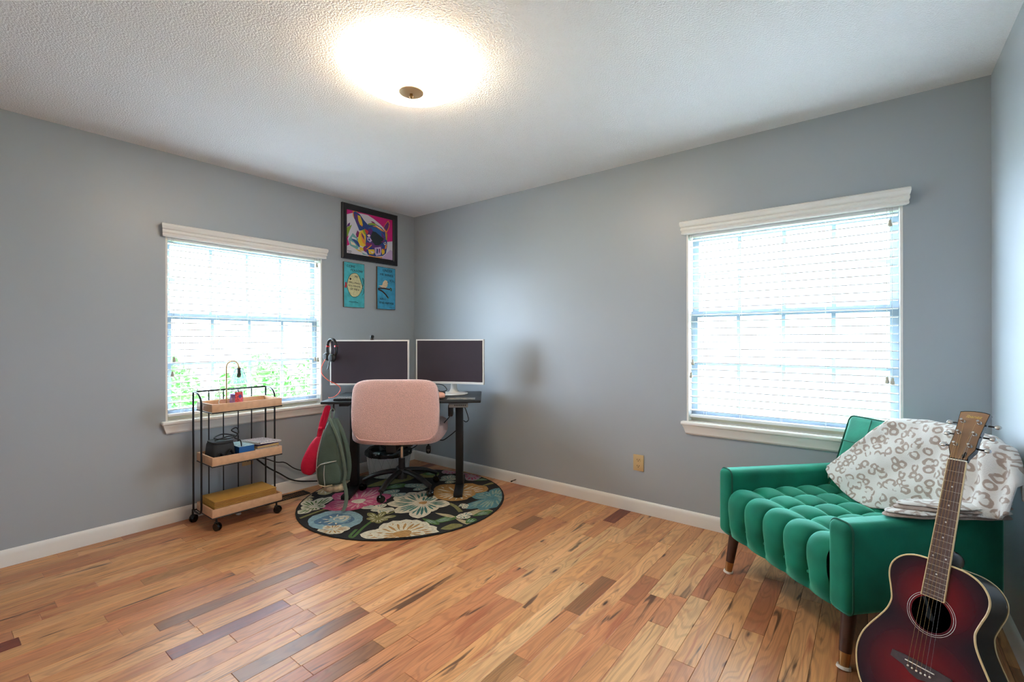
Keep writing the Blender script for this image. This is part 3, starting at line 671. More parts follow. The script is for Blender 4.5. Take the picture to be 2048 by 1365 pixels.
one(lambda q: q.tube(spline([Vector(p) for p in arc], 6), .0075, 10, flat=(Vector((0, 1, 0)), .013)), 'headband', 'black_plastic', hs)
for sx, px_, pz in ((-1, -.052, -.138), (1, .014, -.146)):
    c_ = one(lambda q: q.superq((px_, -.014, pz), (.034, .020, .033), .8, .8, 14, 24), 'ear_cup', 'black_plastic', hs)
    one(lambda q: q.superq((px_+.006, -.033, pz), (.026, .007, .025), .8, .8, 10, 20), 'ear_pad', 'camera_bag', c_)
one(lambda q: q.bb((-.062, -.014, -.062), (-.050, .014, -.048), .003), 'accent_band', 'red_accent', hs); one(lambda q: q.bb((.040, -.014, -.062), (.053, .014, -.048), .003), 'accent_band', 'red_accent', hs)
one(lambda q: q.tube(spline([(.002, -.03, -.165), (.004, -.035, -.20), (-.004, -.04, -.235)], 5), [.004]*10+[.0055], 8), 'microphone_boom', 'black_plastic', hs)
HM = (Matrix.Translation(hs.location) @ Matrix.Rotation(DA-.62, 4, 'Z')).inverted()
one(lambda q: q.tube(spline([HM @ dloc(p) for p in [(-.635, -.02, 1.055), (-.655, -.04, 1.00), (-.650, -.06, .95), (-.600, -.08, .90), (-.530, -.09, .865), (-.495, -.10, .835), (-.505, -.11, .80), (-.53, -.14, .775), (-.57, -.12, .7645), (-.59, -.08, .7645)]], 8), .0028, 7), 'cord', 'orange_cord', hs)
kb = thing('keyboard', dloc((-.395, -.215, DZ)), DA, 'dark low keyboard on the desk half behind the chair', 'keyboard')
one(lambda q: q.bb((-.10, -.06, 0), (.16, .06, .014), .004), 'keyboard_base', 'black_plastic', kb)
kk = None
for i in range(13):
    for j in range(5):
        if kk is None: kk = obox('key', 'grey_plastic', kb, (-.008, -.009, .0141), (.008, .009, .019), .002); kk.location = (-.088+i*.0195, -.046+j*.023, 0)
        else: share('key', kk, kb, (-.088+i*.0195, -.046+j*.023, 0))
hb = thing('cable_hub', dloc((.14, .03, DZ)), DA+.2, 'small black USB hub with a blue light beside the round stand', 'hub')
one(lambda q: q.bb((-.045, -.018, 0), (.045, .018, .022), .004), 'hub_body', 'black_plastic', hb); one(lambda q: q.cyl((.010, -.0181, .011), (.010, -.0195, .011), .004, n=12), 'indicator_light', 'led_blue', hb)
ad = thing('plug_adapter', dloc((.285, -.085, DZ)), DA+.5, 'small black plug adapter standing on the desk', 'adapter')
one(lambda q: q.bb((-.013, -.011, 0), (.013, .011, .040), .004), 'adapter_body', 'black_plastic', ad); one(lambda q: q.bb((-.018, -.004, .030), (-.0131, .004, .036)), 'prong', 'chrome', ad, False)
cable('desk_cable', [(.13, .05, .785), (.14, .08, .82), (.20, .09, .845), (.27, .07, .835), (.30, .04, .80), (.25, .03, .79), (.22, .05, .81), (.17, .07, .80)], .0030, 'black_rubber', 'tangle of thin black cable in front of the curved monitor')
ms = thing('desk_mouse', dloc((.268, -.185, DZ)), DA+.4, 'peach rounded gadget on the desk right of the chair back', 'mouse')
one(lambda q: q.superq((0, 0, .024), (.036, .055, .024), .75, .8, 14, 28), 'shell', 'peach_plastic', ms); one(lambda q: q.superq((0, .02, .043), (.004, .012, .006), .8, .8, 8, 12), 'scroll_wheel', 'grey_plastic', ms)
mp_ = MB(); mp_.bb((-.10, -.055, 0), (.11, .055, .003), .001); mp_.cur = 1
for i in range(14):
    a = random.uniform(-.09, .08); b = random.uniform(-.045, .03); mp_.poly([(a, b, .0032), (a+.03, b+.004, .0032), (a+.036, b+.016, .0032), (a+.006, b+.014, .0032)])
mpo = mp_.build('mouse_pad', ['grey_plastic', 'rug_cream'], None, False); mpo.location = dloc((.425, -.215, DZ)); mpo.rotation_euler = (0, 0, DA); tag(mpo, 'patterned grey mouse pad at the right front of the desk', 'mouse pad')

# ------------------------------------------------------------------ pink office chair (local +y faces the desk)
CH = thing('office_chair', (.70, -.72, RZ), -YAW, 'pink boucle armless office chair on a black five-star base', 'chair')
one(lambda q: q.lathe([(.026, .088), (.040, .095), (.041, .165), (.034, .175), (0, .175)], 24), 'hub', 'black_plastic', CH)
for k in range(5):
    a = math.radians(-68+72*k-38); c, s = math.cos(a), math.sin(a)
    P = [(.03, .152), (.10, .148), (.18, .132), (.25, .108), (.305, .082)]
    m = MB(); R_ = [.020, .019, .018, .0165, .015]
    m.tube(spline([Vector((r*c, r*s, z)) for r, z in P], 4), [R_[min(4, int(i/4))] for i in range(17)], 10, flat=(Vector((-s, c, 0)), .023)); lg = m.build('base_leg', 'black_plastic', CH)
    w = .305; rot = a+1.1
    cs = one(lambda q: [q.cyl((w*c, w*s, .050), (w*c, w*s, .082), .007, n=10), q.superq((w*c, w*s, .040), (.016, .016, .016), .8, .9, 8, 16)], 'caster', 'black_plastic', CH)
    wx, wy = math.cos(rot), math.sin(rot)
    for sg in (-1, 1): one(lambda q: q.cyl((w*c+wx*.006*sg, w*s+wy*.006*sg, .0275), (w*c+wx*.020*sg, w*s+wy*.020*sg, .0275), .0272, .025, 20), 'wheel', 'black_gloss', cs)
one(lambda q: q.cyl((0, 0, .165), (0, 0, .255), .0255, n=24), 'column_sleeve', 'black_plastic', CH)
one(lambda q: q.cyl((0, 0, .250), (0, 0, .372), .0135, n=20), 'gas_piston', 'chrome', CH)
mech = one(lambda q: [q.bb((-.11, -.12, .370), (.11, .12, .394), .006), q.bb((-.035, -.335, .375), (.035, -.10, .388), .004), q.bb((-.035, -.335, .375), (.035, -.322, .50), .004)], 'seat_mechanism', 'black_metal', CH)
one(lambda q: q.tube([(.11, .02, .381), (.20, .03, .379), (.27, .03, .375)], .005, 8), 'lever', 'black_plastic', mech)
one(lambda q: q.superq((0, .02, .480), (.345, .295, .085), .5, .42, 22, 48), 'seat', 'pink_boucle', CH)
BC = (.042, -.372, .676)
def bend(p):
    x, y, z = p; y += .16*x*x; 
    if z < 0: z *= (1-.13*(abs(x)/.32)**2.2); x *= 1-.05*(z/.23)**2
    else: x *= 1-.035*(z/.23)
    return (x, y, z)
bk = one(lambda q: q.superq(BC, (.314, .052, .232), .31, .42, 40, 64, bend), 'backrest', 'pink_boucle', CH)
pp = []
for i in range(41):
    x = -.300+.600*i/40; f = min(1, (1-abs(x)/.304)*7); zz = -.204*(1-.13*(abs(x)/.32)**2.2)+(1-f)*.05
    pp.append((BC[0]+x*.975, BC[1]+.16*x*x-.046*(.5+.5*f), BC[2]+zz))
one(lambda q: q.tube(pp, .005, 8), 'piping', 'pink_piping', bk)

# ------------------------------------------------------------------ waste bin
bn_ = thing('waste_bin', (.245, -.50, RZ), 0, 'round white quilted-pattern waste bin with black bag in the corner', 'bin')
one(lambda q: q.lathe([(.165, 0), (.170, .004), (.196, .205), (.198, .210), (.193, .212), (.189, .205), (.164, .010), (0, .010)], 56), 'tub', 'bin_white', bn_)
m = MB()
for k in range(16):
    for sg in (1, -1):
        pts = []
        for j in range(13):
            t_ = j/12; a = 2*PI*k/16+sg*2*PI/16*t_*1.0; r = .1695+.0267*t_+.0006; pts.append((r*math.cos(a), r*math.sin(a), .006+.196*t_))
        m.tube(pts, .0009, 5)
m.build('diamond_lines', 'bin_line', bn_)
one(lambda q: q.lathe([(.1995, .178), (.2015, .205), (.198, .219), (.180, .232), (.165, .225), (.150, .17), (0, .15)], 56, wob=lambda a: 1+.018*math.sin(11*a)+.012*math.sin(23*a+1)), 'bag_liner', 'bin_bag', bn_)

# ------------------------------------------------------------------ backpack and red pouch hanging from the desk hook
bp = thing('backpack', dloc((-.478, -.355, .118)), DA, 'grey-green quilted backpack hanging from the desk hook', 'backpack')
def tear(p):
    t_ = max(0, (p[2]/.245+1)/2); k = 1.02-.62*t_**1.7; return (p[0]*k+.012*t_, p[1]*(.55+.6*k*.75), p[2])
body = one(lambda q: q.superq((0, 0, .285), (.108, .082, .245), .62, .6, 30, 44, tear), 'main_bag', 'sage_fabric', bp)
one(lambda q: q.superq((.012, -.066, .165), (.076, .034, .082), .5, .5, 18, 30, lambda p: (p[0]*(1-.35*max(0, p[2]/.08)), p[1], p[2])), 'front_pocket', 'sage_fabric', bp)
for i in range(6):
    z = .20+i*.045; k = 1.02-.62*((z-.285)/.49+.5)**1.7; one(lambda q: q.tube([(.108*k*math.sin(a)*.93+.008, -.080*(.55+.45*k)*math.cos(a)*1.0, z+.012*math.sin(a*2)) for a in [x_*.2-1.0 for x_ in range(11)]], .0022, 5), 'quilt_seam', 'sage_fabric', body)
one(lambda q: q.tube(spline([(-.076, -.055, .09), (-.086, -.060, .18), (-.078, -.058, .30), (-.056, -.050, .40), (-.040, -.045, .46)], 5), .0035, 6), 'zipper', 'zip_silver', bp)
one(lambda q: q.tube(spline([(-.085, -.075, .185), (-.05, -.098, .225), (.01, -.104, .243), (.06, -.090, .250)], 5), .0033, 6), 'zipper', 'zip_silver', bp)
one(lambda q: q.tube(spline([(-.015, -.108, .225), (-.018, -.112, .16), (-.012, -.108, .075)], 5), .003, 6), 'draw_cord', 'zip_silver', bp)
one(lambda q: [q.tube(spline([(-.055, -.100, .088), (-.01, -.109, .080), (.035, -.102, .088)], 5), .004, 6)], 'bottom_tie', 'beige_lining', bp)
def ribbon(name, pts, w, thick, m_, par, wdir=(1, 0, 0)):
    return one(lambda q: q.tube(spline([Vector(p) for p in pts], 6), thick, 8, flat=(Vector(wdir), w)), name, m_, par)
ribbon('shoulder_strap', [(.0, -.045, .54), (.035, -.075, .48), (.075, -.080, .38), (.102, -.075, .26), (.112, -.065, .15), (.10, -.06, .09)], .011, .006, 'sage_strap', bp)
ribbon('shoulder_strap', [(.03, .0, .53), (.075, -.02, .45), (.115, -.03, .33), (.132, -.03, .20), (.12, -.03, .10)], .015, .006, 'sage_fabric', bp, (.8, .6, 0))
ribbon('hang_loop', [(-.004, -.01, .52), (-.016, .02, .575), (-.010, .045, .592), (.004, .045, .585), (.012, .01, .56), (.014, -.005, .52)], .006, .003, 'sage_strap', bp, (0, 1, 0))
ribbon('strap_tail', [(.10, -.060, .10), (.116, -.07, .05), (.126, -.085, -.01), (.122, -.10, -.06), (.110, -.115, -.090)], .013, .0025, 'sage_strap', bp)
one(lambda q: q.superq((.03, -.02, .05), (.075, .06, .03), .7, .7, 12, 26), 'bottom_panel', 'beige_lining', bp)
pc = thing('drawstring_pouch', dloc((-.695, -.235, .215)), DA, 'red padded pouch hanging by its strap left of the backpack', 'pouch')
tl = Matrix.Rotation(math.radians(19), 4, 'Y')
m = MB(); m.xf = Matrix.Translation((.045, 0, .145)) @ tl; m.superq((0, 0, 0), (.062, .050, .148), .7, .75, 26, 36, lambda p: (p[0]*(1.06-.52*max(0, (p[2]/.148+1)/2)**2), p[1]*(1.0-.4*max(0, (p[2]/.148+1)/2)**2), p[2])); m.build('pouch_body', 'red_fabric', pc)
ribbon('strap', [(.085, -.01, .275), (.098, -.02, .335), (.118, -.03, .41), (.150, -.045, .49), (.166, -.055, .512), (.172, -.048, .50), (.150, -.03, .43), (.122, -.015, .35), (.105, 0, .275)], .013, .004, 'red_fabric', pc)
one(lambda q: q.superq((.104, -.018, .345), (.016, .014, .012), .7, .7, 10, 18), 'strap_knot', 'red_fabric', pc)

# ---- cables along the left wall
def lw(px, py, off=.03): p = hit(px, py, 0, off); return (p.x, p.y, max(p.z, .006))
cable('power_cable', [(.012, -1.58, .35), (.05, -1.56, .345), lw(515, 920), lw(537, 936), lw(560, 948), lw(580, 959), lw(600, 963), lw(625, 963), (.06, -.97, .03), (.15, -.86, .04), (.24, -.80, .05)], .0055, 'black_rubber', 'thick black power cable sagging from behind the cart to the desk', False)
cable('power_cable', [(.012, -1.58, .32), (.05, -1.55, .33), lw(530, 918), lw(553, 925), lw(570, 926), lw(590, 938), lw(615, 943), lw(648, 941), (.04, -.94, .10), (.10, -.85, .10)], .0040, 'black_rubber', 'thin black cable along the left wall above the thick one', False)

# ------------------------------------------------------------------ rolling cart (world-aligned, origin under its middle)
CT = thing('rolling_cart', (.27, -1.736, 0), 0, 'three-tier black wire cart with wooden trays by the left window', 'cart')
TX0, TX1, TY0, TY1 = -.128, .130, -.219, .214
def tray(z0, z1):
    b = .010; t = one(lambda q: q.bb((TX0+b, TY0+b, z0+.002), (TX1-b, TY1-b, z0+.010)), 'tray', 'cart_wood', CT, False)
    obox('tray_board', 'cart_wood', t, (TX1-b, TY0, z0), (TX1, TY1, z1), .001); obox('tray_board', 'cart_wood', t, (TX0, TY0, z0), (TX0+b, TY1, z1), .001)
    obox('tray_board', 'cart_wood', t, (TX0+b, TY0, z0), (TX1-b, TY0+b, z1), .001); obox('tray_board', 'cart_wood', t, (TX0+b, TY1-b, z0), (TX1-b, TY1, z1), .001)
    one(lambda q: q.tube([(TX0, TY0, z0-.004), (TX1, TY0, z0-.004), (TX1, TY1, z0-.004), (TX0, TY1, z0-.004)], .004, 6, closed=True), 'rim_wire', 'black_metal', t)
for z in ((.090, .142), (.414, .468), (.751, .802)): tray(*z)
for y in (-.2355, .2245):
    xr, xf = -.140, 0.0
    P = [(xr, y, .115), (xr, y, .40), (xr, y, .862)]
    one(lambda q: q.tube([(xr, y, .085), (xr, y, .866)], .0058, 10), 'rear_post', 'black_metal', CT)
    arc = [(xr+.004, y, .866)]+[(xr+.02+(xf-xr-.02)*math.sin(a), y, .800+.068*math.cos(a)) for a in [i*PI/16 for i in range(1, 9)]]+[(xf, y, .6), (xf, y, .3), (xf, y, .145)]+[(xf-.05+.05*math.cos(a), y, .135-.05*math.sin(a)) for a in [i*PI/12 for i in range(1, 7)]]+[(xr+.01, y, .085)]
    one(lambda q: q.tube(arc, .0058, 10), 'front_post', 'black_metal', CT)
one(lambda q: q.tube([(-.140, -.2355, .866), (-.140, .2245, .866)], .0058, 10), 'top_rail', 'black_metal', CT)
for y in (-.145, -.056, .038, .127): one(lambda q: q.cyl((-.140, y, .085), (-.140, y, .866), .0040, n=8), 'back_bar', 'black_metal', CT)
one(lambda q: q.cyl((-.140, -.2355, .088), (-.140, .2245, .088), .0045, n=8), 'lower_rail', 'black_metal', CT)
for x, y, a in ((.107, -.188, .3), (.107, .186, .8), (-.160, -.233, 2.2), (-.150, .205, 1.2)):
    cs = one(lambda q: [q.cyl((x, y, .052), (x, y, .089), .006, n=10), q.superq((x, y, .040), (.014, .014, .016), .7, .8, 8, 16)], 'caster', 'black_plastic', CT)
    c, s = math.cos(a), math.sin(a)
    for k in (-1, 1): one(lambda q: q.cyl((x+s*.004*k+c*.008, y-c*.004*k+s*.008, .0265), (x+s*.014*k+c*.008, y-c*.014*k+s*.008, .0265), .0262, .024, 20), 'wheel', 'black_gloss', cs)
def cw(x, y, z): return (.27+x, -1.736+y, z)
# things on the cart
lp = thing('candle_lamp', cw(-.04, -.074, .7615), 0, 'small gooseneck lamp with a fluted glass shade on the cart', 'lamp')
one(lambda q: q.lathe([(.048, 0), (.050, .003), (.048, .008), (0, .009)], 32, (.02, .03, 0)), 'lamp_base', 'bone', lp)
one(lambda q: q.tube([(0, -.0, .006), (0, 0, .10), (0, 0, .245)]+[(0, .038-.038*math.cos(a), .262+.040*math.sin(a)) for a in [i*PI/14 for i in range(1, 13)]]+[(0, .078, .258)], .0038, 10), 'gooseneck', 'brass', lp)
sh = one(lambda q: q.lathe([(.020, .252), (.024, .248), (.054, .146), (.0525, .146), (.0225, .247)], 72, (0, .078, 0), wob=lambda a: 1+.035*math.cos(18*a)), 'glass_shade', 'shade_glass', lp)
one(lambda q: [q.cyl((0, .078, .225), (0, .078, .258), .010, n=14), q.superq((0, .078, .205), (.013, .013, .022), 1, 1, 10, 16)], 'bulb_holder', 'nickel_warm', lp)
one(lambda q: q.tube(spline([(0, -.035, .005), (-.005, -.045, .03), (.004, -.040, .06), (-.004, -.045, .10), (0, -.035, .115)], 6), .003, 7), 'lamp_cord', 'cord_white', lp)
cn = thing('jar_candle', cw(-.015, -.022, .7615), 0, 'purple jar candle with a red patterned label under the lamp', 'candle')
one(lambda q: q.lathe([(.036, 0), (.0415, .004), (.0415, .118), (.0395, .119), (.0395, .008), (0, .008)], 40), 'glass_jar', 'jar_glass', cn)
one(lambda q: q.lathe([(0, .0085), (.039, .0085), (.039, .080), (0, .080)], 36), 'wax', 'candle_wax', cn)
m = MB(); m.grid(lambda u, v: (.0422*math.cos(-.55+u*1.25), .0422*math.sin(-.55+u*1.25), .020+.076*v), 14, 2); lb = m.build('jar_label', 'candle_label', cn)
m = MB(); m.grid(lambda u, v: (.0426*math.cos(+.16+.24*math.cos(u*2*PI)*v), .0426*math.sin(+.16+.24*math.cos(u*2*PI)*v), .066+.0125*v*math.sin(u*2*PI)), 20, 4); m.build('label_emblem', 'label_purple', lb)
cd1 = obox('teal_coaster', 'rug_teal', None, (-.03, -.022, 0), (.03, .022, .004), .001); cd1.location = cw(.05, -.165, .8025-.0415); tag(cd1, 'small teal card lying at the left of the top tray', 'card')
cd2 = obox('paper_card', 'paper', None, (-.04, -.08, 0), (.04, .08, .003), .001); cd2.location = cw(.03, .12, .7615); tag(cd2, 'pale card lying at the right of the top tray', 'card')
bg_ = thing('camera_bag', cw(.0, -.128, .4245), 0, 'black fabric camera bag on the middle tray of the cart', 'bag')
one(lambda q: q.superq((0, 0, .062), (.085, .072, .062), .35, .35, 18, 36, lambda p: (p[0]*(1-.18*(p[2]/.062+1)/2), p[1]*(1-.12*(p[2]/.062+1)/2), p[2])), 'bag_body', 'camera_bag', bg_)
one(lambda q: q.superq((.005, 0, .118), (.072, .062, .010), .5, .4, 10, 30), 'bag_flap', 'camera_bag', bg_)
one(lambda q: q.tube(spline([(.079, -.05, .03), (.088, -.03, .06), (.090, .0, .035), (.088, .03, .07), (.079, .05, .04)], 6), .006, 8), 'front_strap', 'black_rubber', bg_)
cable('coiled_cable', [cw(*p) for p in [(.03, -.17, .555), (.05, -.10, .575), (.02, -.04, .565), (-.03, -.10, .580), (.02, -.17, .570), (.055, -.11, .560), (.03, -.03, .572), (-.01, -.055, .600), (-.02, -.02, .612), (.0, -.015, .58), (.03, -.05, .555), (.08, -.035, .54), (.085, -.03, .49)]], .0038, 'black_rubber', 'black cable coiled on top of the camera bag', False)
def book(name, loc, rz, w, d, h, cover, pages, label, tilt=(0, 0)):
    t = thing(name, loc, rz, label, 'book'); t.rotation_euler = (tilt[0], tilt[1], rz)
    one(lambda q: q.bb((-w/2+.002, -d/2+.002, .0015), (w/2-.002, d/2-.002, h-.0015)), 'pages', pages, t, False)
    one(lambda q: [q.bb((-w/2, -d/2, 0), (w/2, d/2, .0014)), q.bb((-w/2, -d/2, h-.0014), (w/2, d/2, h)), q.bb((-w/2, -d/2, .0014), (-w/2+.0018, d/2, h-.0014))], 'cover', cover, t, False)
    return t
book('paperback_book', cw(.005, -.003, .4245), 0, .19, .098, .078, 'book_cover_pale', 'book_blue', 'thick paperback with blue page edges on the cart')
book('exercise_book', cw(.0, .125, .4245), 0, .20, .150, .0445, 'page_tan', 'paper', 'tan covered book under the notebooks on the cart')
book('exercise_book', cw(.0, .128, .4695), .12, .19, .155, .018, 'label_purple', 'page_tan', 'tan notepad in the middle of the notebook pile')
nb = thing('spiral_notebook', cw(.005, .126, .4905), .22, 'spiral notebook with speckled cover topping the notebook pile', 'notebook'); nb.rotation_euler = (math.radians(-4), 0, .22)
mat('speckled_cover', (150, 130, 126), rough=.5, noise=(120, .75))
one(lambda q: q.bb((-.10, -.075, .0062), (.10, .085, .014)), 'pages', 'paper', nb, False); one(lambda q: [q.bb((-.102, -.076, .0142), (.102, .087, .0156)), q.bb((-.102, -.076, .0046), (.102, .087, .0060))], 'cover', 'speckled_cover', nb, False)
one(lambda q: q.tube([(-.098+.196*i/260, -.080+.0095*math.cos(i*.75), .010+.0095*math.sin(i*.75)) for i in range(261)], .0011, 5), 'spiral_binding', 'zip_silver', nb)
for i in range(9):
    t = thing('kraft_envelope', cw(.004, -.008, .1007+i*.0092), random.uniform(-.012, .012), 'topmost kraft envelope of the stack on the bottom tray' if i == 8 else 'kraft envelope %s in the stack on the bottom tray' % ('lowest', 'second from the bottom', 'third from the bottom', 'fourth from the bottom', 'fifth from the bottom', 'fourth from the top', 'third from the top', 'second from the top')[i], 'envelope', 'kraft envelopes stacked on the cart')
    one(lambda q: q.bb((-.110, -.192, .0002), (.110, .192, .0088), .003), 'padded_body', 'kraft' , t); one(lambda q: q.bb((.1102, -.190, .003), (.1112, .190, .006)), 'flap_fold', 'kraft_edge', t, False)
pp_ = MB(); R = random.Random(5)
pp_.superq((0, 0, .010), (.022, .016, .010), 1, 1, 9, 14, lambda p: (p[0]*R.uniform(.7, 1.15), p[1]*R.uniform(.7, 1.15), p[2]*R.uniform(.8, 1.0)))
po = pp_.build('crumpled_paper', 'paper', None, False); ph = hit(477, 1031, 2, 0); po.location = (ph.x, ph.y, .0005); tag(po, 'small crumpled white paper on the floor under the cart', 'paper')

# ------------------------------------------------------------------ pictures on the left wall (local x = along wall, y = into wall, z up)
WALL_R = PI/2
pic = thing('framed_picture', (0, -.52, 2.163), WALL_R, 'black-framed colourful dog portrait high in the corner', 'picture')
PX0, PX1, PZ0, PZ1 = -.296, .298, -.243, .243; fwid = .050
m = MB()
for pr in (0,):
    o_ = [(PX0, PZ0), (PX1, PZ0), (PX1, PZ1), (PX0, PZ1)]
    prof = [(0, -.001), (0, -.020), (.010, -.026), (.024, -.022), (.036, -.020), (fwid, -.012), (fwid, -.001)]
    k = len(prof); P = []
    for i, (x, z) in enumerate(o_):
        sx = 1 if x < 0 else -1; sz = 1 if z < 0 else -1
        P += [(x+sx*a, y, z+sz*a) for a, y in prof]
    m.pts(P)
    for i in range(4):
        for j in range(k-1): m.face((i*k+j, i*k+j+1, ((i+1) % 4)*k+j+1, ((i+1) % 4)*k+j))
m.build('frame', 'frame_black', pic, ang=20)
PC = {'magenta': (208, 22, 118), 'white': (214, 210, 216), 'lilac': (196, 168, 206), 'green': (138, 166, 52), 'purple': (96, 44, 118), 'navy': (34, 62, 128), 'blue': (40, 96, 160), 'yellow': (228, 190, 46), 'orange': (232, 142, 56),
      'red': (206, 56, 50), 'black': (26, 42, 46), 'teal': (112, 168, 168), 'plum': (128, 30, 96), 'cream': (236, 214, 190)}
PK = list(PC); PM = [mat('print_'+k_, c_, rough=.5) for k_, c_ in PC.items()]
art = MB(); artz = [0]
def shape(pts, col, off=True):
    artz[0] += 1; art.cur = PK.index(col); Q = []
    for x, y in pts:
        p = hit(676+x*.10106, 398+y*.10106, 0, .012); lx = min(max(p.y+.52, PX0+fwid-.004), PX1-fwid+.004); lz = min(max(p.z-2.163, PZ0+fwid-.004), PZ1-fwid+.004); Q.append((lx, -.006-artz[0]*.00006, lz))
    art.poly(Q)
shape([(100, 100), (1200, 340), (1200, 1330), (100, 1200)], 'magenta')
shape([(150, 300), (330, 268), (480, 292), (600, 320), (720, 400), (840, 500), (900, 560), (960, 700), (980, 850), (1090, 840), (1200, 860), (1200, 1330), (100, 1200), (100, 920), (235, 905), (200, 790), (215, 740), (150, 560)], 'white')
shape([(960, 1090), (1040, 1010), (1200, 1060), (1200, 1330), (860, 1180)], 'lilac'); shape([(480, 1060), (620, 1120), (500, 1100)], 'teal')
shape([(150, 565), (285, 510), (240, 620), (195, 745), (150, 755)], 'green'); shape([(175, 555), (205, 490), (245, 465), (240, 530)], 'purple')
shape([(300, 235), (355, 225), (400, 260), (345, 300), (330, 400), (300, 330)], 'orange')
shape([(312, 262), (350, 245), (440, 305), (520, 420), (590, 500), (500, 620), (430, 625), (370, 480), (330, 380)], 'navy'); shape([(330, 290), (400, 300), (395, 420), (430, 540), (380, 470)], 'purple')
shape([(395, 320), (445, 335), (480, 430), (500, 520), (485, 550), (440, 510), (408, 430)], 'yellow'); shape([(440, 510), (500, 520), (485, 550)], 'orange')
shape([(215, 800), (300, 675), (360, 740), (410, 800), (440, 920), (390, 1000), (250, 925)], 'teal'); shape([(270, 795), (330, 800), (410, 850), (450, 970), (400, 930), (330, 850)], 'navy'); shape([(250, 830), (330, 870), (370, 930), (270, 900)], 'cream')
shape([(360, 700), (390, 620), (425, 660), (420, 740), (380, 770)], 'plum'); shape([(290, 745), (380, 790), (370, 810), (280, 780)], 'white')
shape([(470, 600), (560, 520), (640, 485), (760, 500), (870, 570), (945, 660), (975, 790), (980, 930), (955, 1080), (890, 1130), (740, 1140), (600, 1110), (540, 1000), (530, 850), (500, 720)], 'navy')
shape([(600, 560), (720, 560), (860, 620), (930, 730), (940, 840), (860, 760), (760, 660), (640, 640)], 'blue'); shape([(560, 620), (660, 570), (700, 640), (650, 760), (580, 740)], 'purple'); shape([(860, 640), (930, 760), (930, 860), (880, 840)], 'purple')
shape([(590, 492), (680, 472), (740, 485), (800, 545), (700, 520), (620, 518)], 'green'); shape([(680, 540), (780, 530), (880, 600), (930, 660), (860, 630), (760, 560)], 'orange'); shape([(740, 520), (830, 560), (880, 610), (800, 570)], 'cream')
shape([(690, 640), (750, 655), (830, 720), (910, 790), (870, 880), (800, 930), (720, 910), (660, 810), (660, 720)], 'black')
shape([(905, 570), (940, 500), (1000, 425), (1028, 480), (1020, 560), (985, 650), (955, 680)], 'orange'); shape([(912, 570), (945, 510), (998, 450), (1015, 500), (1000, 570), (965, 640)], 'purple')
shape([(960, 660), (985, 700), (975, 830), (945, 800)], 'green'); shape([(940, 640), (962, 680), (965, 800), (945, 740)], 'orange')
shape([(430, 650), (500, 610), (540, 640), (560, 760), (550, 930), (500, 950), (440, 920), (395, 830), (410, 740)], 'yellow'); shape([(450, 690), (480, 680), (540, 820), (560, 930), (490, 860)], 'orange'); shape([(470, 660), (520, 740), (530, 820), (480, 740)], 'purple'); shape([(490, 610), (540, 600), (560, 720), (520, 690)], 'green')
shape([(530, 585), (610, 640), (585, 710), (545, 660)], 'red'); shape([(580, 720), (620, 700), (650, 730), (620, 760)], 'cream'); shape([(530, 930), (580, 990), (560, 1060), (480, 1000)], 'plum')
shape([(580, 760), (640, 765), (680, 830), (640, 860), (590, 820)], 'lilac'); shape([(600, 785), (635, 785), (640, 825), (610, 825)], 'blue'); shape([(612, 795), (630, 797), (628, 815), (614, 813)], 'black')
shape([(570, 860), (690, 880), (600, 960), (560, 920)], 'plum'); shape([(560, 990), (680, 895), (690, 910), (590, 1000)], 'orange'); shape([(600, 1000), (720, 1000), (735, 1060), (700, 1100), (620, 1090)], 'yellow'); shape([(640, 1030), (720, 1050), (680, 1080)], 'cream')
shape([(660, 830), (730, 900), (720, 990), (680, 970)], 'purple'); shape([(720, 920), (870, 920), (880, 1000), (730, 980)], 'purple')
shape([(730, 965), (850, 950), (865, 1010), (850, 1110), (760, 1130), (735, 1080)], 'lilac'); shape([(770, 980), (800, 1000), (790, 1090), (765, 1070)], 'navy'); shape([(815, 990), (840, 985), (830, 1080), (812, 1060)], 'plum')
shape([(905, 870), (950, 850), (960, 900), (920, 915)], 'white'); shape([(920, 872), (942, 866), (944, 892), (926, 897)], 'black'); shape([(845, 840), (905, 845), (890, 870)], 'plum')
shape([(875, 990), (930, 1000), (925, 1080), (880, 1110), (865, 1050)], 'yellow'); shape([(885, 980), (935, 1000), (920, 1030)], 'red'); shape([(935, 920), (972, 900), (960, 980), (930, 1000)], 'orange')
shape([(590, 1105), (750, 1150), (885, 1150), (870, 1175), (740, 1175), (640, 1150)], 'orange'); shape([(330, 980), (420, 1010), (500, 1060), (420, 1040)], 'yellow'); shape([(430, 950), (500, 970), (510, 1030), (440, 1020)], 'yellow')
shape([(650, 440), (700, 450), (750, 490), (690, 480)], 'plum'); shape([(150, 770), (195, 790), (235, 905), (150, 890)], 'magenta')
shape([(190, 1018), (275, 1035), (275, 1044), (190, 1027)], 'black'); shape([(205, 1048), (265, 1060), (265, 1069), (205, 1057)], 'black')
pr_ = art.build('print', PM, pic, False)

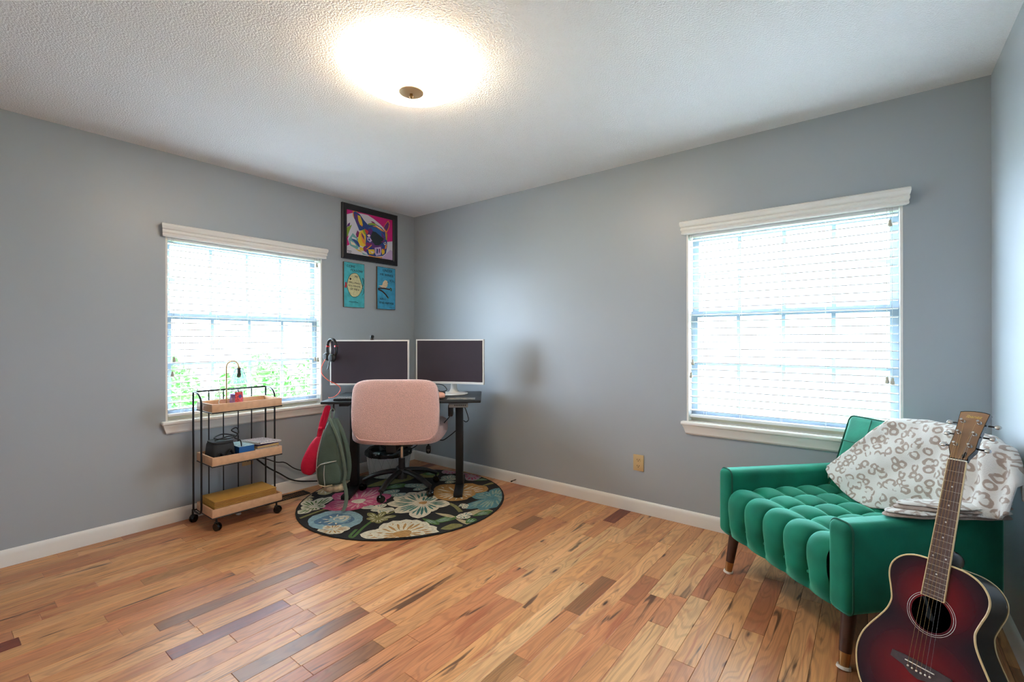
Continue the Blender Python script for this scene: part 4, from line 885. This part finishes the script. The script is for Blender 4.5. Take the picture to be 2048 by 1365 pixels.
def sign(y, label, m_, pts_tilt):
    t = thing('wooden_sign', (0, y, 1.692), WALL_R, label, 'sign'); t.rotation_euler = (0, 0, WALL_R)
    m = MB(); w, h = .104, .199
    ed = [(-w, -h), (0, -h-.001), (w, -h+.001), (w+.001, 0), (w, h-.002), (.4*w, h), (0, h-.002), (-.5*w, h+.001), (-w, h), (-w-.001, 0)]
    m.xf = Matrix.Rotation(PI/2, 4, 'X'); m.prism(ed, .001, .015); m.build('board', 'sign_edge', t, smooth=False)
    m = MB(); m.xf = Matrix.Rotation(PI/2, 4, 'X'); m.prism([(x*.975, y_*.985) for x, y_ in ed], .0151, .0158); m.build('painted_face', m_, t, smooth=False)
    return t
TR = Matrix.Rotation(PI/2, 4, 'X')
def words(t, lst, m_='ink'):
    for txt, x, z, s, tilt in lst:
        text_mesh('lettering', txt, s, m_, t, Matrix.Translation((x, -.0185, z)) @ TR @ Matrix.Rotation(tilt, 4, 'Z'), 0, .0003, 0)
def flat(t, name, pts, m_, d): m = MB(); m.poly([(x, d, z) for x, z in pts]); return m.build(name, m_, t, False)
def strokes(t, name, lines, r, m_, d=-.0165):
    m = MB()
    for L_ in lines: m.tube(spline([(x, d, z) for x, z in L_], 5), r, 6)
    return m.build(name, m_, t)
s1 = sign(-.694, 'teal wooden sign with a painted fish and lettering', 'sign_teal', 0)
mat('fish_cream', (214, 208, 158), rough=.6, noise=(60, .12)); mat('lip_red', (190, 34, 40), rough=.5); mat('bird_cream', (226, 200, 160), rough=.6, noise=(50, .12)); mat('branch_brown', (58, 36, 34), rough=.7); mat('leaf_olive', (78, 92, 36), rough=.7)
fish = [(-.076, -.005), (-.062, .050), (-.035, .092), (.005, .108), (.035, .098), (.055, .065), (.072, .020), (.080, -.012), (.068, -.050), (.040, -.090), (.000, -.106), (-.035, -.094), (-.062, -.050)]
FS = [(p.x, p.y) for p in spline([Vector((x, z, 0)) for x, z in fish], 5, True)]
flat(s1, 'fish', FS, 'fish_cream', -.0162)
strokes(s1, 'fish_outline', [fish+[fish[0]]], .0016, 'ink'); strokes(s1, 'fish_tail', [[(.080, -.012), (.096, .020), (.094, .055), (.083, .072), (.090, .030), (.080, -.012), (.096, -.035), (.092, -.065), (.078, -.085)]], .0014, 'ink')
flat(s1, 'fish_lips', [(-.100, -.028), (-.082, -.030), (-.076, -.012), (-.078, .004), (-.080, .020), (-.096, .018), (-.092, 0)], 'lip_red', -.0164)
one(lambda q: q.cyl((-.040, -.0164, .052), (-.040, -.0168, .052), .009, n=16), 'fish_eye', 'ink', s1)
words(s1, [('COME', -.036, .162, .030, -.03), ('FOLLOW', .022, .128, .030, -.05), ('ME', .018, .075, .026, -.1), ('WILL MAKE', 0, .018, .023, -.08), ('YOU FISHERS', -.002, -.010, .021, -.04), ('OF MEN', 0, -.038, .025, -.06)])
strokes(s1, 'painted_dash', [[(-.055, -.148), (-.02, -.152), (.01, -.150), (.038, -.155)]], .0018, 'ink')
s2 = sign(-.350, 'blue wooden sign with a painted bird on a branch', 'sign_blue', 0)
flat(s2, 'bird', [(-.088, .020), (-.050, .026), (-.036, .060), (-.016, .078), (.008, .072), (.016, .050), (.008, .018), (-.012, .002), (-.045, .002)], 'bird_cream', -.0162)
flat(s2, 'bird_beak', [(.012, .066), (.024, .062), (.013, .056)], 'ink', -.0163)
strokes(s2, 'branch', [[(-.094, -.008), (-.04, -.002), (.02, -.006), (.040, -.008)], [(-.094, -.016), (-.05, -.030), (-.010, -.058), (.012, -.082)]], .0068, 'branch_brown', -.0150)
strokes(s2, 'branch_leaf', [[(.040, .004), (.056, .0), (.052, -.022)], [(.008, -.075), (.020, -.092)]], .006, 'leaf_olive', -.0150)
words(s2, [('UNDER', .012, .165, .032, -.02), ('HIS WINGS', .0, .125, .030, -.04), ('YOU', .064, .074, .029, -.1), ('WILL', -.045, -.104, .028, .03), ('FIND REFUGE', .0, -.140, .027, -.02)], 'ink')
strokes(s2, 'painted_dash', [[(.030, -.182), (.05, -.180), (.07, -.184), (.09, -.181)]], .0014, 'ink')

# ------------------------------------------------------------------ green velvet armchair (local x along its front, y towards its back)
AC = thing('armchair', (3.293, -.768, 0), math.atan2(-.687, .7266), 'tufted emerald velvet armchair wedged into the right corner', 'armchair')
AW = .395
def arm(sg):
    x0, x1 = (.300, AW) if sg > 0 else (-AW, -.308)
    a = one(lambda q: q.bb((x0, .004, .200), (x1, .700, .535), .030, 5), 'arm', 'green_velvet', AC)
    r = .030; o = 0
    def loop(y):
        pts = []
        for cx, cz, a0 in ((x1-r-o, .535-r-o, 0), (x0+r+o, .535-r-o, PI/2), (x0+r+o, .200+r+o, PI), (x1-r-o, .200+r+o, 1.5*PI)):
            for i in range(6): t_ = a0+PI/2*i/5; pts.append((cx+r*math.cos(t_), y, cz+r*math.sin(t_)))
        return pts
    one(lambda q: q.tube(loop(.028), .0040, 6, closed=True), 'arm_piping', 'green_piping', a)
    return a
arm(-1); arm(1)
one(lambda q: q.bb((-.309, .045, .200), (.301, .690, .345), .012, 3), 'seat_base', 'green_velvet', AC)
# tufted seat
rc = .050; y0b, zt, yf, zb = .590, .418, .030, .200
L1 = y0b-(yf+rc); L2 = rc*PI/2; L3 = (zt-rc)-zb; LT = L1+L2+L3
def prof(s):
    if s < L1: return (y0b-s, zt, 0, 1)
    if s < L1+L2: a = (s-L1)/rc; return (yf+rc-rc*math.sin(a), zt-rc+rc*math.cos(a), -math.sin(a), math.cos(a))
    return (yf, zt-rc-(s-L1-L2), -1, 0)
sB = [-.03, .09, .21, .33, .45, L1+L2+.100, LT+.09]
def puff(u, s):
    cu = abs(math.sin(PI*(u*4.76+.12)))
    if s <= sB[4]:
        k = next(i for i in range(6) if s <= sB[i+1]); t = (s-sB[k])/(sB[k+1]-sB[k]); cs = abs(math.sin(PI*t))
        return .034*(cu**.42)*(cs**.42)-.012*(1-cu)**3*(1-cs)**3
    t = min(1, (s-sB[4])/.16); h = math.sin(PI/2*t)**.42
    ds = (s-sB[5])/.040; pin = math.exp(-ds*ds)*(1-cu)**1.5
    low = max(0, (s-sB[5])/(LT-sB[5])); d = .036*h*cu**(.42+.35*low)*(1-.75*low**1.5)
    return d-.026*pin
def seat_fn(u, v):
    s = v*LT; y, z, ny, nz = prof(s); d = puff(u, s); x = -.309+.610*u; return (x, y+ny*d, z+nz*d)
m = MB(); m.grid(seat_fn, 151, 121)
seat = m.build('tufted_seat', 'green_velvet', AC, ang=80)
for i in range(1, 5):
    for sb in sB[1:6]:
        y, z, ny, nz = prof(sb); x = -.309+.610*(i-.12)/4.76
        one(lambda q: q.superq((x, y-ny*.002, z-nz*.002), (.009, .009, .007), 1, 1, 7, 12), 'tuft_button', 'green_velvet', seat)
# leaning back with a piped edge and seams
lean = math.radians(19.5); bm_ = Matrix.Translation((0, .650, .595)) @ Matrix.Rotation(-lean, 4, 'X')
m = MB(); m.xf = bm_; m.box((0, 0, 0), (.575, .085, .430), .030, 5); back = m.build('back', 'green_velvet', AC)
def bloop(w, h, r, y):
    pts = []
    for cx, cz, a0 in ((w-r, h-r, 0), (-w+r, h-r, PI/2), (-w+r, -h+r, PI), (w-r, -h+r, 1.5*PI)):
        for i in range(6): t_ = a0+PI/2*i/5; pts.append((cx+r*math.cos(t_), y, cz+r*math.sin(t_)))
    return pts
m = MB(); m.xf = bm_; m.tube(bloop(.283, .212, .028, -.034), .0036, 6, closed=True); m.build('back_piping', 'green_piping', back)
for zz in (.075, -.06): m = MB(); m.xf = bm_; m.tube([(-.28, -.0425, zz), (.28, -.0425, zz)], .0028, 6); m.build('back_seam', 'green_piping', back)
for xx in (-.15, 0, .15): m = MB(); m.xf = bm_; m.tube([(xx, -.0425, -.20), (xx, -.0425, .205)], .0022, 6); m.build('back_seam', 'green_piping', back)
one(lambda q: q.bb((-.3, .640, .205), (.3, .698, .46), .02, 3), 'rear_panel', 'green_velvet', AC)
for lx, ly, bx, by in ((-.335, .060, -.345, .030), (.345, .060, .360, .022), (-.30, .62, -.31, .63), (.30, .60, .31, .61)):
    P0 = Vector((lx, ly, .203)); P1 = Vector((bx, by, .0)); q1 = P0.lerp(P1, .72); q2 = P0.lerp(P1, .955)
    lg = one(lambda q: q.cyl(P0, q1, .0255, .0195, 20), 'leg', 'walnut', AC)
    one(lambda q: q.cyl(q1, q2, .0196, .0165, 20), 'brass_ferrule', 'brass', lg); one(lambda q: q.cyl(q2, P1, .0225, .024, 20), 'foot_glide', 'leg_white', lg)

# ------------------------------------------------------------------ leopard throw over the back and right arm
def interp(tb, x):
    if x <= tb[0][0]: return tb[0][1]
    for (a, b), (c, d) in zip(tb, tb[1:]):
        if x <= c: t_ = (x-a)/(c-a); return b+(d-b)*t_
    return tb[-1][1]
LOW = [(-.282, .522), (-.165, .452), (-.085, .434), (.0, .428), (.08, .452), (.19, .505), (.27, .552), (.36, .556), (.44, .556), (.50, .566), (.53, .60)]
HIGH = [(-.282, .530), (-.166, .677), (-.085, .770), (-.045, .806), (.0, .818), (.10, .828), (.26, .826), (.36, .815), (.44, .795), (.50, .755), (.53, .69)]
sm = lambda a, b, x: (lambda t_: t_*t_*(3-2*t_))(min(1, max(0, (x-a)/(b-a))))
def throw(u, v):
    x = -.282+.812*u; lo, hi = interp(LOW, x), interp(HIGH, x); vv = v/.86
    if vv <= 1: z = lo+(hi-lo)*vv; y = .524+(z-.42)*.354
    else:
        k = (v-.86)/.14; z = hi+.014*math.sin(PI*min(1, k*1.3))-.05*k*k; y = .524+(hi-.42)*.354+.125*k*sm(-.28, -.15, x)
    r = sm(.22, .46, x); fold = sm(.16, .34, x)
    y -= .055*r+.010; y += fold*.013*math.sin(x*70+z*9)+.005*math.sin(x*23-z*31)+.003*math.sin(x*61+z*40)
    if x > .27: z = max(z, .545)
    dr = (x*.7266+y*.687); 
    if dr > .772: y -= (dr-.772)/.687
    return (x, y, z)
tw = MB(); tw.grid(throw, 110, 64)
TW = thing('throw_blanket', AC.location, math.atan2(-.687, .7266), 'cream leopard-print plush throw over the armchair back', 'blanket')
o = tw.build('draped_cloth', 'leopard_plush', TW, ang=180); sd = o.modifiers.new('thickness', 'SOLIDIFY'); sd.thickness = .010; sd.offset = 1
for i, (zz, a0, w_, nm) in enumerate(((.546, .185, .054, 'throw_taupe'), (.558, .20, .058, 'leopard_plush'), (.570, .24, .056, 'throw_taupe'), (.582, .26, .054, 'leopard_plush'))):
    P = [(.335-i*.004, a0+.03, zz-.002), (.350, a0+.11, zz), (.378, .42, zz+.002), (.404, .50, zz+.004), (.426, .565, zz+.008+.004*i), (.440, .602, zz+.014+.006*i)]
    m = MB(); S = spline(P, 7); N = len(S); m.tube(S, [.0095*min(1, .25+i_*.2)*(1+.12*math.sin(i_*.9+i)) for i_ in range(N)], 14, flat=(Vector((.93, -.36, .04)).normalized(), [w_*min(1, (.02+i_/9))**.6*(1+.06*math.sin(i_*.8+2*i)) for i_ in range(N)])); m.build('folded_layer', nm, TW)

# ------------------------------------------------------------------ acoustic guitar (local x across, y up the strings from the saddle, z out of the top)
GT = thing('acoustic_guitar', (0, 0, 0), 0, 'dark red sunburst acoustic guitar leaning beside the armchair', 'guitar')
GT.rotation_mode = 'QUATERNION'
GM = Matrix(((.86782, .16044, -.47026, 3.76575), (-.49666, .30795, -.81148, -1.23922), (.01462, .93778, .34693, .22321), (0, 0, 0, 1)))
GT.location = GM.to_translation(); GT.rotation_quaternion = GM.to_quaternion()
half = [(-.188, 0), (-.186, .040), (-.178, .080), (-.160, .116), (-.130, .143), (-.099, .159), (-.060, .170), (-.026, .172), (.011, .165), (.045, .150), (.087, .126), (.117, .111), (.142, .1045), (.160, .1045), (.188, .112), (.218, .121), (.244, .1235), (.267, .118), (.288, .103), (.302, .083), (.310, .058), (.312, .030), (.312, 0)]
op = spline([Vector((w, y, 0)) for y, w in half], 6)
right = [(p.x, p.y) for p in op]; OUT = right+[(-x, y) for x, y in right[-2:0:-1]]
HC = (0, .155); NB = len(OUT); ZF = -.008; DB = .120
def taper(y): return DB-.010*sm(-.1, .3, y)
# top with a real sound hole: rings from the hole to the outline at the same angles
m = MB(); rings = []
def hp(i, r): a = math.atan2(OUT[i][1]-HC[1], OUT[i][0]-HC[0]); return (HC[0]+r*math.cos(a), HC[1]+r*math.sin(a))
for lv in (0, .15, .45, .75, 1):
    rings.append(m.pts([(hp(i, .0495)[0]*(1-lv)+OUT[i][0]*lv, hp(i, .0495)[1]*(1-lv)+OUT[i][1]*lv, ZF) for i in range(NB)]))
low = m.pts([(*hp(i, .0495), ZF-.003) for i in range(NB)])
for a, b in zip(rings, rings[1:]):
    for i in range(NB): m.face((a+i, a+(i+1) % NB, b+(i+1) % NB, b+i))
for i in range(NB): m.face((low+i, low+(i+1) % NB, rings[0]+(i+1) % NB, rings[0]+i))
top = m.build('soundboard', 'red_burst', GT, ang=30)
m = MB(); b = m.pts([(x, y, ZF-.0004) for x, y in OUT]+[(x, y, ZF-taper(y)) for x, y in OUT])
for i in range(NB): m.face((b+i, b+(i+1) % NB, b+NB+(i+1) % NB, b+NB+i))
m.build('sides', 'guitar_side', GT, ang=50)
m = MB(); R_ = []
for lv, dz in ((1, 0), (.96, .012), (.88, .024), (.72, .036), (.5, .044), (.25, .048)):
    R_.append(m.pts([((x)*lv, .06+(y-.06)*lv, ZF-taper(y)-dz) for x, y in OUT]))
for a, b in zip(R_, R_[1:]):
    for i in range(NB): m.face((a+i, a+(i+1) % NB, b+(i+1) % NB, b+i))
m.face([R_[-1]+i for i in range(NB)]); m.build('back_shell', 'guitar_side', GT, ang=60)
one(lambda q: q.tube([(x*1.006, y, ZF-.0012) for x, y in OUT], .0030, 8, closed=True), 'front_binding', 'cream_binding', GT); one(lambda q: q.tube([(x*1.004, y, ZF-taper(y)+.001) for x, y in OUT], .0019, 8, closed=True), 'back_binding', 'cream_binding', GT)
for r in (.0555, .0605): one(lambda q: q.tube([(HC[0]+r*math.cos(2*PI*k/64), HC[1]+r*math.sin(2*PI*k/64), ZF+.0001) for k in range(64)], .0006, 6, closed=True), 'rosette_ring', 'pearl', top)
m = MB(); m.prism([(.015, .070), (.075, .070), (.075, .150), (.015, .150)], ZF-taper(.1)-.030, ZF-taper(.1)-.029); m.build('paper_label', 'paper', GT, smooth=False)
# neck, fretboard, frets
S_ = .634; YJ = .312; YE = .2035
def fbw(y): return .0275-(.0275-.0218)*(y-YE)/(S_-YE)
one(lambda q: q.prism([(-fbw(YE), YE), (fbw(YE), YE), (fbw(S_), S_), (-fbw(S_), S_)], -.0068, -.0008), 'fretboard', 'rosewood', GT, False)
fb = one(lambda q: [q.prism([(s_*fbw(YE), YE), (s_*(fbw(YE)+.0022), YE), (s_*(fbw(S_)+.0022), S_), (s_*fbw(S_), S_)][::s_], -.0069, -.0006) for s_ in (1, -1)]+[q.prism([(-fbw(YE)-.0022, YE-.002), (fbw(YE)+.0022, YE-.002), (fbw(YE)+.0022, YE), (-fbw(YE)-.0022, YE)], -.0069, -.0006)], 'fretboard_binding', 'cream_binding', GT, False)
for f in range(1, 21):
    y = S_*2**(-f/12)
    if y > YE+.003: one(lambda q: q.tube([(-fbw(y)-.001, y, -.0004), (fbw(y)+.001, y, -.0007)], .0006, 6), 'fret', 'fret_steel', GT)
for y, xs in ((.549, (0,)), (.489, (0,)), (.436, (0,)), (.388, (0,)), (.3264, (-.016, .016)), (.2745, (0,))):
    for x in xs: one(lambda q: q.cyl((x, y, -.0010), (x, y, -.0005), .0026, n=14), 'fret_marker', 'pearl', GT)
m = MB(); n_ = 12; P = []
for y, wv, dv in ((YJ-.004, .0285, .020), (.40, .0275, .017), (.52, .0255, .0155), (S_, .0235, .0145), (.648, .024, .017)):
    P.append([(wv*math.cos(PI*k/n_), y, -.0068-dv*math.sin(PI*k/n_)) for k in range(n_+1)])
b = m.pts([p for r in P for p in r]); k1 = n_+1
for i in range(len(P)-1):
    for k in range(n_): m.face((b+i*k1+k, b+i*k1+k+1, b+(i+1)*k1+k+1, b+(i+1)*k1+k))
    m.face((b+i*k1, b+(i+1)*k1, b+(i+1)*k1+n_, b+i*k1+n_))
m.face([b+k for k in range(k1)]); m.face([b+(len(P)-1)*k1+k for k in range(k1)]); m.build('neck', 'guitar_side', GT, ang=50)
one(lambda q: q.superq((0, YJ+.018, -.062), (.027, .030, .058), .6, .7, 14, 28, lambda p: (p[0]*(1-.35*max(0, -p[2]/.058)), p[1]*(1-.45*max(0, -p[2]/.058)), p[2])), 'neck_heel', 'guitar_side', GT)
one(lambda q: q.bb((-.0232, S_, -.0068), (.0232, S_+.0045, .0012), .001), 'nut', 'bone', GT)
# headstock tilts back from the nut
HT = Matrix.Translation((0, S_+.005, -.003)) @ Matrix.Rotation(math.radians(-17), 4, 'X')
hw = [(-.0225, 0), (-.023, .012), (-.030, .030), (-.034, .040), (-.0325, .080), (-.034, .125), (-.038, .178)]
tp = [(-.028, .1815), (-.012, .1835), (0, .184), (.012, .1835), (.028, .1815)]
ho = hw+tp+[(-x, y) for x, y in hw[::-1]]
m = MB(); m.xf = HT; m.prism(ho, -.0155, -.0004); hd = m.build('headstock', 'guitar_side', GT, ang=35)
m = MB(); m.xf = HT; m.prism([(x*.955, .003+y*.968) for x, y in ho], -.0003, .0002); m.build('head_veneer', 'head_brown', hd, smooth=False)
m = MB(); m.xf = HT; m.prism([(.010, .004), (.0165, .012), (.0175, .026), (.013, .030), (.0075, .016)], .0003, .0016); m.build('truss_cover', 'black_gloss', hd, ang=20)
for i, y in enumerate((.052, .096, .140)):
    for sx in (-1, 1):
        x = sx*(.0185+.0012*i)
        m = MB(); m.xf = HT; m.cyl((x, y, .0002), (x, y, .0022), .0066, .0058, 20); m.lathe([(.0036, .002), (.0036, .010), (.003, .013), (.0038, .016), (0, .0165)], 14, (x, y, 0)); tn = m.build('tuning_post', 'chrome', hd)
        m = MB(); m.xf = HT; ex = sx*(.034+.002*i); m.cyl((ex, y, -.012), (ex+sx*.014, y, -.013), .0028, n=10); m.build('tuner_shaft', 'black_metal', tn)
        m = MB(); m.xf = HT; m.superq((ex+sx*.022, y, -.013), (.0095, .0075, .004), .7, .9, 10, 20); m.build('tuner_button', 'chrome', tn)
text_mesh('brand_lettering', 'Ibanez', .0155, 'gold_paint', hd, HT @ Matrix.Translation((.001, .1615, .0005)), .25, .0002, .0002)
# bridge, saddle, pins, strings
br = [(-.076, -.010), (-.074, .009), (-.040, .012), (0, .012), (.040, .012), (.074, .009), (.076, -.010), (.040, -.018), (.022, -.030), (0, -.036), (-.022, -.030), (-.040, -.018)]
bo = one(lambda q: q.prism(br, ZF+.0002, ZF+.0075), 'bridge', 'bridge_wood', GT, False)
one(lambda q: q.bb((-.037, -.0015, ZF+.0074), (.037, .0015, .0035), .0008), 'saddle', 'bone', bo)
for i in range(6):
    x = -.0275+.011*i; yb_ = -.012-.0012*abs(i-2.5)*-1-.004
    one(lambda q: q.superq((x, yb_, ZF+.0090), (.0030, .0030, .0028), 1, 1, 8, 14), 'bridge_pin', 'bone', bo)
    xn = -.0175+.007*i; post = (HT @ Vector(((-1 if i < 3 else 1)*(.0155+.0012*(abs(i-2.5)-.5)), (.052, .096, .140)[(i if i < 3 else 5-i)], .008)))
    one(lambda q: q.tube([(x, yb_, ZF+.010), (x, 0, .0042), (xn, S_+.002, .0022), tuple(post)], .0007-.00007*i, 5), 'string', 'string_bronze' if i < 4 else 'string_steel', GT)
